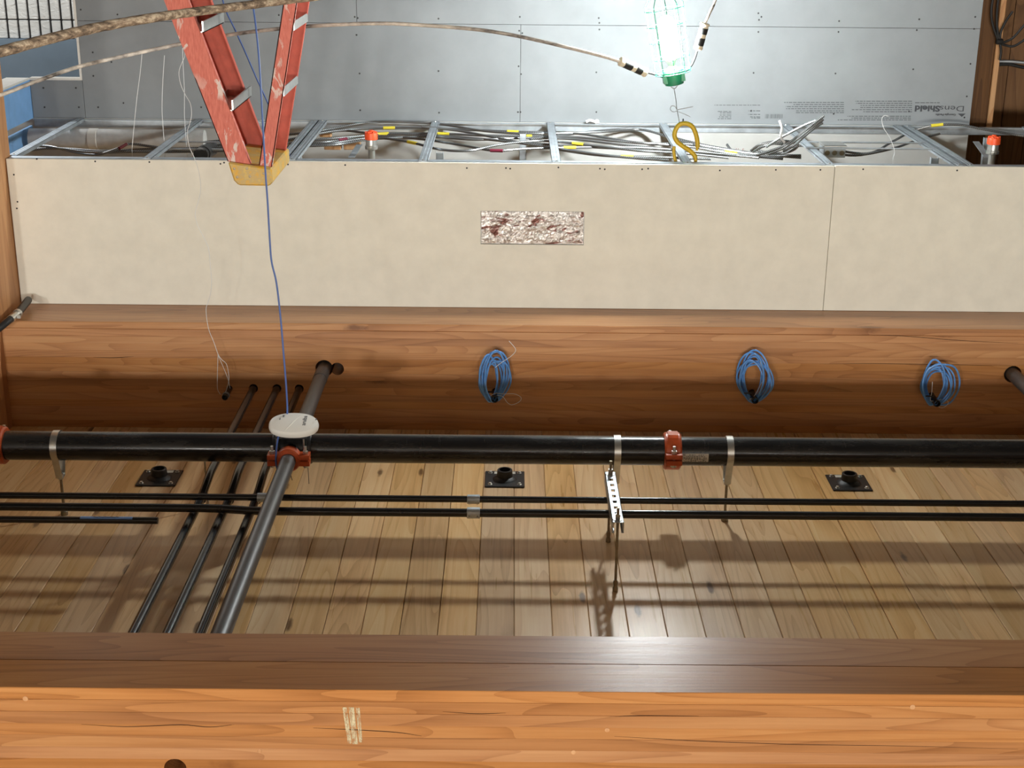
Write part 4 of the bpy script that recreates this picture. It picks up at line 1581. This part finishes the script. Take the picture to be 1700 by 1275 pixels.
a, b = PY(1028, 101, 6.52), PY(1073, 121, 6.57)
sl = thing('string_cord', a, 'pale string light cord sagging behind the ladder to the left socket side of the lamp', 'cord')
MB().tube(pxpath([(-900, 420, 5.2), (-500, 310, 5.5), (-220, 225, 5.8), (-40, 166, 5.98), (0, 158, 6.0), (60, 135, 6.06), (130, 111, 6.12), (210, 92, 6.30), (300, 73, 6.42), (380, 58, 6.46), (470, 47, 6.47), (560, 41, 6.48), (640, 39, 6.48), (720, 43, 6.49), (800, 50, 6.5), (870, 62, 6.5),
                  (940, 78, 6.51), (1000, 93, 6.52), (1030, 102, 6.52)], 6), 0.0082, 10).build('cord', MAT['string_cord'], sl, smooth=True)
connector(a, b, sl)
MB().tube(pxpath([(1070, 119, 6.57), (1085, 123, 6.58), (1103, 129, 6.6)], 5), 0.0045, 8).build('lead', MAT['black_rubber'], sl, smooth=True)
a, b = PY(1158, 83, 6.58), PY(1171, 38, 6.57)
sr = thing('string_cord', a, 'string light cord dropping from the right socket side of the lamp', 'cord')
connector(a, b, sr)
MB().tube(pxpath([(1170, 40, 6.57), (1178, 22, 6.56), (1186, 5, 6.56), (1194, -25, 6.55), (1206, -90, 6.55)], 5), 0.0062, 10).build('cord', MAT['string_cord'], sr, smooth=True)
MB().tube(pxpath([(1135, 122, 6.6), (1147, 110, 6.6), (1154, 96, 6.59), (1158, 82, 6.58)], 5), 0.0045, 8).build('lead', MAT['black_rubber'], sr, smooth=True)

# thick dirty power cord across the foreground
tc_ = pxpath([(-1100, 330, 3.3), (-700, 250, 3.5), (-350, 170, 3.75), (-60, 100, 3.95), (0, 86, 4.0), (60, 70, 4.05), (120, 55, 4.1), (180, 42, 4.15), (250, 30, 4.2), (320, 20, 4.28), (400, 10, 4.36), (480, 0, 4.45), (560, -10, 4.5), (700, -30, 4.6)], 7)
rs = [0.0158 * (1 + 0.10 * mnoise.noise((i * 0.7, 0, 0))) - max(0, i - 21) * 0.00007 for i in range(len(tc_))]
tag(MB().tube(tc_, rs, 14).build('power_cord', MAT['dirty_cord'], smooth=True), 'thick plaster crusted cord slanting across the foreground in front of the ladder', 'cord')

# thin white wires hanging out of the soffit at the left
for (pts, lb) in [([(219, 248, 6.85), (222, 215, 6.85), (227, 165, 6.85), (233, 118, 6.85), (236, 85, 6.85)], 'thin white wire hanging in front of the grey wall, farther from the ladder'),
                  ([(272, 228, 7.0), (269, 185, 7.0), (270, 140, 7.0), (273, 92, 7.0)], 'thin white wire hanging in front of the grey wall, between another wire and the ladder'),
                  ([(306, 190, 7.1), (306, 150, 7.1), (304, 110, 7.1), (303, 80, 7.1)], 'faint white wire hanging right next to the ladder rail'),
                  ([(1483, 262, 6.75), (1485, 250, 6.75), (1478, 230, 6.75), (1467, 212, 6.75), (1464, 198, 6.75), (1468, 192, 6.75), (1475, 193, 6.75)], 'thin curled wire hanging from the soffit near the small print')]:
    wp_ = pxpath(pts, 6)
    e_ = 0 if wp_[0].z > wp_[-1].z else -1
    wp_ = [Vector((wp_[0].x, wp_[0].y, ZC + 0.036)), wp_[0] + Vector((0, 0, 0.05))] + wp_       # fixed to the deck above
    tag(MB().tube(wp_, 0.0015, 6).build('hanging_wire', MAT['wire_white'], smooth=True), lb, 'wire')

# ---------------------------------------------------------------- armoured cables inside the soffit
cab = [
    # points (px, py, Y), tags [(index fraction, material)], label
    ([(340, 236, 7.3), (430, 228, 7.35), (520, 219, 7.4), (600, 205, 7.42), (650, 202, 7.42), (730, 206, 7.42), (800, 217, 7.4), (880, 222, 7.38), (1000, 219, 7.4), (1060, 215, 7.4), (1100, 224, 7.35), (1180, 243, 7.25), (1300, 262, 7.1)],
     [(0.62, 'galv')], 'topmost arching armoured cable of the soffit bundle'),
    ([(350, 241, 7.25), (460, 236, 7.28), (540, 220, 7.3), (600, 214, 7.3), (680, 212, 7.3), (760, 215, 7.3), (860, 219, 7.3), (960, 222, 7.3), (1060, 237, 7.2), (1150, 240, 7.2), (1240, 254, 7.1), (1330, 262, 7.0)],
     [(0.33, 'yellow_tape'), (0.55, 'yellow_tape')], 'armoured cable with two yellow tags high in the soffit bundle'),
    ([(345, 246, 7.2), (450, 240, 7.2), (530, 232, 7.2), (600, 226, 7.2), (640, 222, 7.2), (730, 222, 7.2), (800, 225, 7.2), (880, 226, 7.2), (960, 228, 7.2), (1040, 236, 7.2), (1140, 243, 7.15), (1220, 256, 7.05), (1300, 264, 7.0)],
     [(0.33, 'yellow_tape'), (0.43, 'yellow_tape'), (0.58, 'yellow_tape')], 'armoured cable with three yellow tags in the soffit bundle'),
    ([(480, 232, 7.32), (560, 217, 7.34), (620, 222, 7.3), (700, 224, 7.26), (780, 229, 7.2), (850, 236, 7.15), (930, 247, 7.1), (1000, 257, 7.0), (1060, 263, 6.95), (1110, 266, 6.9)],
     [], 'armoured cable sloping across the middle of the soffit bundle'),
    ([(480, 238, 7.15), (540, 236, 7.15), (610, 226, 7.12), (690, 230, 7.1), (760, 240, 7.05), (820, 250, 7.0), (870, 247, 7.05), (940, 245, 7.1), (1010, 244, 7.1), (1080, 246, 7.1), (1160, 252, 7.05), (1240, 260, 7.0)],
     [(0.12, 'magenta_tape'), (0.47, 'magenta_tape'), (0.66, 'yellow_tape')], 'armoured cable with dark red tags and one yellow tag'),
    ([(490, 243, 7.1), (550, 238, 7.1), (620, 229, 7.08), (680, 236, 7.05), (730, 248, 7.0), (780, 250, 6.98), (830, 240, 7.0), (900, 234, 7.05), (980, 241, 7.05), (1060, 250, 7.0), (1130, 254, 6.98), (1210, 262, 6.9)],
     [(0.28, 'yellow_tape'), (0.72, 'yellow_tape')], 'sagging armoured cable with a yellow tag beside the orange capped sprinkler'),
    ([(700, 210, 7.4), (760, 217, 7.35), (820, 228, 7.3), (880, 240, 7.2), (950, 252, 7.1), (1010, 259, 7.0), (1090, 261, 6.95), (1180, 264, 6.9)],
     [(0.8, 'yellow_tape')], 'armoured cable dipping toward the drywall edge, yellow tag near the hook'),
    ([(880, 231, 7.3), (980, 219, 7.35), (1040, 214, 7.35), (1075, 217, 7.35), (1110, 228, 7.3), (1150, 240, 7.2), (1200, 251, 7.1), (1260, 258, 7.05), (1330, 258, 7.0)],
     [(0.82, 'yellow_tape')], 'armoured cable passing behind the yellow hook with a yellow tag'),
    ([(880, 238, 7.2), (960, 243, 7.15), (1030, 247, 7.1), (1100, 252, 7.05), (1190, 256, 7.05), (1260, 262, 6.95)], [], 'plain armoured cable low in the bundle beside the hook'),
    ([(430, 247, 7.0), (500, 243, 7.0), (560, 240, 7.0), (600, 233, 7.05), (650, 229, 7.1), (720, 227, 7.1), (790, 232, 7.1), (870, 229, 7.15), (950, 231, 7.15), (1030, 240, 7.1), (1100, 247, 7.1)], [], 'dark armoured cable along the timber blocks'),
    ([(1207, 240, 7.3), (1215, 249, 7.25), (1235, 254, 7.2), (1260, 254, 7.2), (1300, 247, 7.2), (1330, 242, 7.15), (1350, 246, 7.1), (1375, 250, 7.1)], [], 'short armoured cable entering the steel junction box'),
    ([(1375, 247, 7.1), (1440, 255, 7.1), (1480, 236, 7.2), (1510, 220, 7.3), (1545, 209, 7.35), (1590, 207, 7.35), (1640, 216, 7.25), (1700, 226, 7.2), (1780, 236, 7.1)], [(0.55, 'yellow_tape')], 'ribbed armoured cable arching from junction box to the right edge'),
    ([(1375, 252, 7.05), (1420, 258, 7.05), (1480, 247, 7.1), (1530, 230, 7.2), (1560, 222, 7.25)], [], 'short dark armoured cable right of the junction box'),
    ([(40, 244, 7.2), (80, 243, 7.2), (120, 252, 7.1), (160, 257, 7.0), (195, 247, 7.0), (215, 239, 7.05), (250, 243, 7.05), (290, 248, 7.0), (360, 252, 7.0)], [(0.56, 'red_tape')], 'armoured cable with dark red tape near the wrapped white pipe'),
    ([(30, 252, 7.0), (90, 246, 7.05), (150, 253, 7.0), (220, 252, 7.0), (300, 252, 7.0), (380, 250, 7.0)], [], 'low armoured cable at the left end of the soffit'),
    ([(60, 247, 7.1), (110, 247, 7.1), (170, 251, 7.05), (240, 248, 7.05), (330, 246, 7.05), (420, 244, 7.05)], [], 'dusty armoured cable under the wrapped white pipe'),
]
for ci, (pts, tags, lb) in enumerate(cab):
    qs = []
    for (px_, py_, Y_) in pts:                       # cables lie on top of the joists
        for _ in range(60):
            if PY(px_, py_, Y_).z >= ZS + 0.020 + 0.002 * (ci % 5) or Y_ >= 7.62 - 0.03 * (ci % 7):
                break
            Y_ += 0.01
        qs.append((px_, py_, Y_))
    path = pxpath(qs, 6)
    root = thing('armoured_cable', path[0], lb, 'cable', 'armoured cables inside the soffit')
    MB().tube(path, 0.0064, 8).build('sheath', MAT['armour_cable'], root, smooth=True)
    for f, m in tags:
        i = int(f * (len(path) - 4)) + 1
        a_, b_ = path[i], path[i + 1]
        d = (b_ - a_).normalized()
        c = (a_ + b_) / 2
        MB().cyl(c - d * 0.031, c + d * 0.031, 0.0083, 10).build('tag', MAT[m], root, smooth=True)
# hank of armoured cable ends sticking down next to the junction box
hank = thing('cable_hank', PY(1330, 240, 7.0), 'hank of looped armoured cable ends poking out beside the junction box', 'cable coil')
for i, pts in enumerate([[(1250, 252, 7.05), (1270, 242, 7.0), (1300, 236, 6.98), (1325, 240, 6.95), (1310, 252, 7.0), (1280, 255, 7.05), (1255, 247, 7.1), (1268, 238, 7.05), (1300, 239, 7.0)],
                         [(1247, 250, 7.0), (1262, 240, 6.95), (1295, 234, 6.95), (1322, 236, 6.95)],
                         [(1255, 258, 6.9), (1280, 250, 6.9), (1305, 240, 6.9), (1330, 222, 6.88), (1352, 204, 6.86), (1368, 192, 6.85)],
                         [(1275, 256, 6.9), (1300, 246, 6.9), (1325, 230, 6.88), (1345, 214, 6.87), (1367, 198, 6.86)],
                         [(1300, 252, 6.92), (1320, 240, 6.92), (1340, 222, 6.9), (1356, 210, 6.88), (1366, 204, 6.87)],
                         [(1272, 244, 6.95), (1290, 232, 6.93), (1310, 221, 6.92), (1335, 208, 6.9), (1355, 200, 6.88)]]):
    MB().tube(pxpath(pts, 6), 0.0066, 8).build('cable', MAT['armour_cable'], hank, smooth=True)
MB().tube(pxpath([(1294, 200, 6.85), (1298, 212, 6.85), (1296, 226, 6.87), (1302, 236, 6.9)], 6), 0.006, 8).build('white_lead', MAT['wire_white'], hank, smooth=True)

# junction box on its bar hanger
jb = thing('junction_box', PY(1384, 248, 6.95), 'galvanised junction box with round knockouts on two hanger bars', 'junction box')
a, b = PY(1368, 246, 6.95), PY(1403, 262, 6.95)
bx0, bx1 = min(a.x, b.x), max(a.x, b.x)
bz0, bz1 = min(a.z, b.z), max(a.z, b.z)
MB().box((bx0, 6.95, bz0), (bx1, 7.06, bz1)).build('box', MAT['galv'], jb, bevel=0.002)
mb = MB().box((bx0 - 0.004, 6.94, bz0 - 0.014), (bx1 + 0.004, 7.07, bz0 - 0.001))
mb.build('plaster_ring', MAT['steel_bright'], jb, bevel=0.003)
for k in range(3):
    c = Vector((bx0 + (bx1 - bx0) * (k + 0.5) / 3, 6.9499, (bz0 + bz1) / 2))
    MB().lathe(c, (0, -1, 0), [(0, 0.0125), (0.0012, 0.0125), (0.0013, 0.010), (0.0005, 0.0098)], 16).build('knockout', MAT['zinc_rod'], jb, smooth=True)
for yy, zo in ((6.93, 0.0), (7.1, 0.0)):
    zz = bz0 - 0.004
    MB().cyl((jx[7] + 0.03, yy, zz), (jx[8] - 0.0, yy, zz), 0.0045, 8).build('hanger_bar', MAT['galv'], jb, smooth=True)
# bar hanger between the joists at the ladder
bh = thing('bar_hanger', PY(330, 228, 7.05), 'pair of thin steel bars between joists just left of the ladder rail', 'hanger')
for yy in (6.95, 7.15):
    MB().cyl((jx[1], yy, ZS + 0.03), (jx[2], yy, ZS + 0.03), 0.005, 8).build('bar', MAT['galv'], bh, smooth=True)
# black pipe end in the soffit left of the ladder
A, B = PY(352, 246, 7.2), PY(333, 257, 6.8)
bp = MB().cyl(A, B, 0.034, 20).cyl(A.lerp(B, 0.6), A.lerp(B, 0.85), 0.038, 20).build('drain_pipe', MAT['black_steel'], smooth=True)
tag(bp, 'dark pipe end inside the soffit just left of the ladder', 'pipe')
# wrapped white pipe
a = PY(165, 228, 7.48)
wp = thing('wrapped_pipe', (a.x, 7.5, a.z), 'thick white wrapped pipe inside the soffit at the left end', 'pipe')
MB().cyl((PY(340, 228, 7.5).x, 7.5, a.z + 0.012), (x_53 - 0.03, 7.5, a.z + 0.012), 0.052, 24).build('wrap', MAT['pipe_wrap'], wp, smooth=True)
xx = PY(146, 210, 7.5).x
MB().lathe((xx - 0.05, 7.5, a.z + 0.012), (1, 0, 0), [(0, 0.052), (0.002, 0.055), (0.045, 0.055), (0.047, 0.052)], 24).build('band', MAT['drywall_core'], wp, smooth=True)

# timber blocks at the back of the soffit
for (x0, y0, x1, y1, Y, lb) in [(538, 243, 566, 249, 7.45, 'small timber block behind the cables, nearer the ladder'), (570, 236, 598, 249, 7.45, 'larger timber block behind the cables, nearer the orange sprinkler cap'),
                                (530, 216, 550, 228, 7.5, 'pale splintered timber block behind the cables by the double joist')]:
    a, b = PY(x0, y0, Y), PY(x1, y1, Y)
    tag(MB().box((a.x, Y, a.z), (b.x, Y + 0.05, b.z)).build('timber_block', MAT['block_wood'], bevel=0.003), lb, 'wood block')

# sprinkler heads with orange caps
def sprinkler(px, py_cap, py_top, Y, label):
    c = PY(px, py_cap, Y)                # lower face of the cap in the world
    s = 1.0
    root = thing('capped_sprinkler', c, label, 'sprinkler', 'sprinkler heads with orange caps')
    mb = MB().lathe(c, (0, 0, 1), [(0, 0.010), (0.004, 0.012), (0.006, 0.018), (0.012, 0.019), (0.013, 0.030), (0.020, 0.0315), (0.044, 0.0315), (0.046, 0.028)], 24)
    for k in range(6):
        an = 2 * math.pi * k / 6
        mb.obox(c + Vector((math.cos(an) * 0.02, math.sin(an) * 0.02, 0.012)), Vector((math.cos(an), math.sin(an), 0)) * 0.009, Vector((-math.sin(an), math.cos(an), 0)) * 0.004, (0, 0, 0.006))
    mb.build('cap', MAT['cap_orange'], root, smooth=True)
    MB().lathe(c + Vector((0, 0, 0.046)), (0, 0, 1), [(0, 0.027), (0.028, 0.027), (0.03, 0.031), (0.045, 0.031), (0.047, 0.02)], 12).build('fitting', MAT['steel_bright'], root, smooth=True)
    MB().cyl(c + Vector((0, 0, 0.09)), Vector((c.x, c.y, ZC)), 0.0165, 16).build('drop_pipe', MAT['steel_bright'], root, smooth=True)


sprinkler(616, 216, 262, 6.95, 'sprinkler head with orange cap among the cables in the soffit')
sprinkler(1651, 224, 265, 6.95, 'sprinkler head with orange cap at the right photo edge')

# white wire nut and scrap on the track
pz = PY(984, 201, YW - 0.03)
mb = MB().tube(spline([pz + Vector((0.035, 0, 0.004)), pz + Vector((0.015, 0, -0.004)), pz + Vector((-0.01, 0, 0.002)), pz + Vector((-0.024, -0.004, -0.003)), pz + Vector((-0.028, 0, 0.01)), pz + Vector((-0.012, 0, 0.012))], 5), 0.008, 8, True, 0, 0.6)
tag(mb.build('paper_scrap', MAT['wire_white'], smooth=True), 'small crumpled white scrap on the track at the top of the grey wall', 'scrap')

# ---------------------------------------------------------------- chalk marks and plugs on the near beam
ck = thing('chalk_mark', PY(585, 1205, YN0), 'three rubbed white chalk strokes on the front of the nearest beam', 'chalk mark')
for (x0, y0, x1, y1, w) in [(572, 1174, 581, 1234, 7), (583, 1174, 590, 1235, 9), (594, 1175, 599, 1232, 6)]:
    a, b = PY(x0, y0, YN0), PY(x1, y1, YN0)
    hw_ = w / 2 / 2380 * 3.6
    d = (b - a)
    nseg = 5
    mb = MB()
    mb.prism([a + Vector((-hw_, -0.0009, 0)), a + Vector((hw_, -0.0009, 0)), b + Vector((hw_, -0.0009, 0)), b + Vector((-hw_, -0.0009, 0))], (0, 0.0003, 0))
    mb.build('stroke', MAT['chalk'], ck)
for (px, py, r) in [(42, 1160, 4.5), (431, 1247, 4), (952, 1249, 4), (1008, 1212, 4), (1515, 1174, 4.5)]:
    c = PY(px, py, YN0)
    MB().lathe(c + Vector((0, 0.004, 0)), (0, -1, 0), [(0, r / 2380 * 3.6), (0.0045, r / 2380 * 3.6), (0.005, r / 2380 * 2.6)], 14).build('wood_plug', MAT['block_wood'], beam_near)

# drying cracks in the beams: thin wandering slits
simple('crack_dark', srgb(58, 30, 14), 0.9)
rk = random.Random(21)
for (pts, Y, par, w0) in [([(135, 1203), (210, 1206), (300, 1203), (350, 1207), (405, 1201)], YN0, beam_near, 0.0011), ([(520, 1208), (590, 1211), (660, 1216), (700, 1222)], YN0, beam_near, 0.0011),
                      ([(735, 1182), (790, 1186), (840, 1184)], YN0, beam_near, 0.0009), ([(1010, 1190), (1060, 1189), (1160, 1188)], YN0, beam_near, 0.0009),
                      ([(1020, 1223), (1090, 1227), (1180, 1232), (1330, 1235), (1500, 1238), (1690, 1243)], YN0, beam_near, 0.0009),
                      ([(1430, 555), (1500, 559), (1600, 566), (1690, 570)], YF0, beam_far, 0.0012), ([(155, 594), (190, 593), (222, 592)], YF0, beam_far, 0.0014),
                      ([(1360, 605), (1450, 603), (1560, 606), (1690, 607)], YF0, beam_far, 0.0012)]:
    path = pxpath([(x, y + rk.uniform(-1, 1), Y) for x, y in pts], 5)
    n_ = len(path)
    MB().tube(path, [w0 * (0.25 + 0.75 * math.sin(math.pi * i / (n_ - 1))) for i in range(n_)], 6).build('crack', MAT['crack_dark'], par)

# ---------------------------------------------------------------- cables on the board wall beyond the right end
Yq = YW + 0.125
q = PY(1660, 69, Yq)
hb = thing('cable_bundle', q, 'tied bundle of dark cable loops hanging in front of the brown boards', 'cable coil')
for pts in [[(1658, 70, Yq), (1648, 40, Yq), (1646, 15, Yq), (1652, -20, Yq), (1656, -60, Yq)], [(1659, 70, Yq), (1655, 40, Yq), (1656, 10, Yq), (1662, -30, Yq)],
            [(1662, 72, Yq), (1680, 64, Yq), (1695, 48, Yq), (1712, 25, Yq), (1725, -20, Yq)], [(1662, 73, Yq), (1680, 77, Yq), (1695, 70, Yq), (1715, 55, Yq)],
            [(1660, 66, Yq), (1662, 52, Yq), (1670, 35, Yq), (1681, 19, Yq)], [(1660, 70, Yq), (1662, 85, Yq), (1660, 100, Yq)]]:
    MB().tube(pxpath(pts, 6), 0.0065, 8).build('cable', MAT['black_rubber'], hb, smooth=True)
MB().lathe(q + Vector((0.02, 0, 0)), (-1, 0, 0), [(0, 0.012), (0.004, 0.016), (0.03, 0.016), (0.036, 0.012)], 12).build('tie', MAT['black_rubber'], hb, smooth=True)
for k, (yy, lb, m) in enumerate([(102, 'lower grey conduit strapped across the brown boards', 'galv'), (108, 'dark curved cable running across the brown boards', 'black_rubber')]):
    pts = [PY(1650, yy, YB - 0.02), PY(1675, yy + (k * -1), YB - 0.02), PY(1700, yy + 2 + k * 2, YB - 0.02), PY(1760, yy + 8 + 4 * k, YB - 0.02)]
    tag(MB().tube(spline(pts, 6), 0.009, 10).build('wall_conduit', MAT[m], smooth=True), lb, 'conduit')
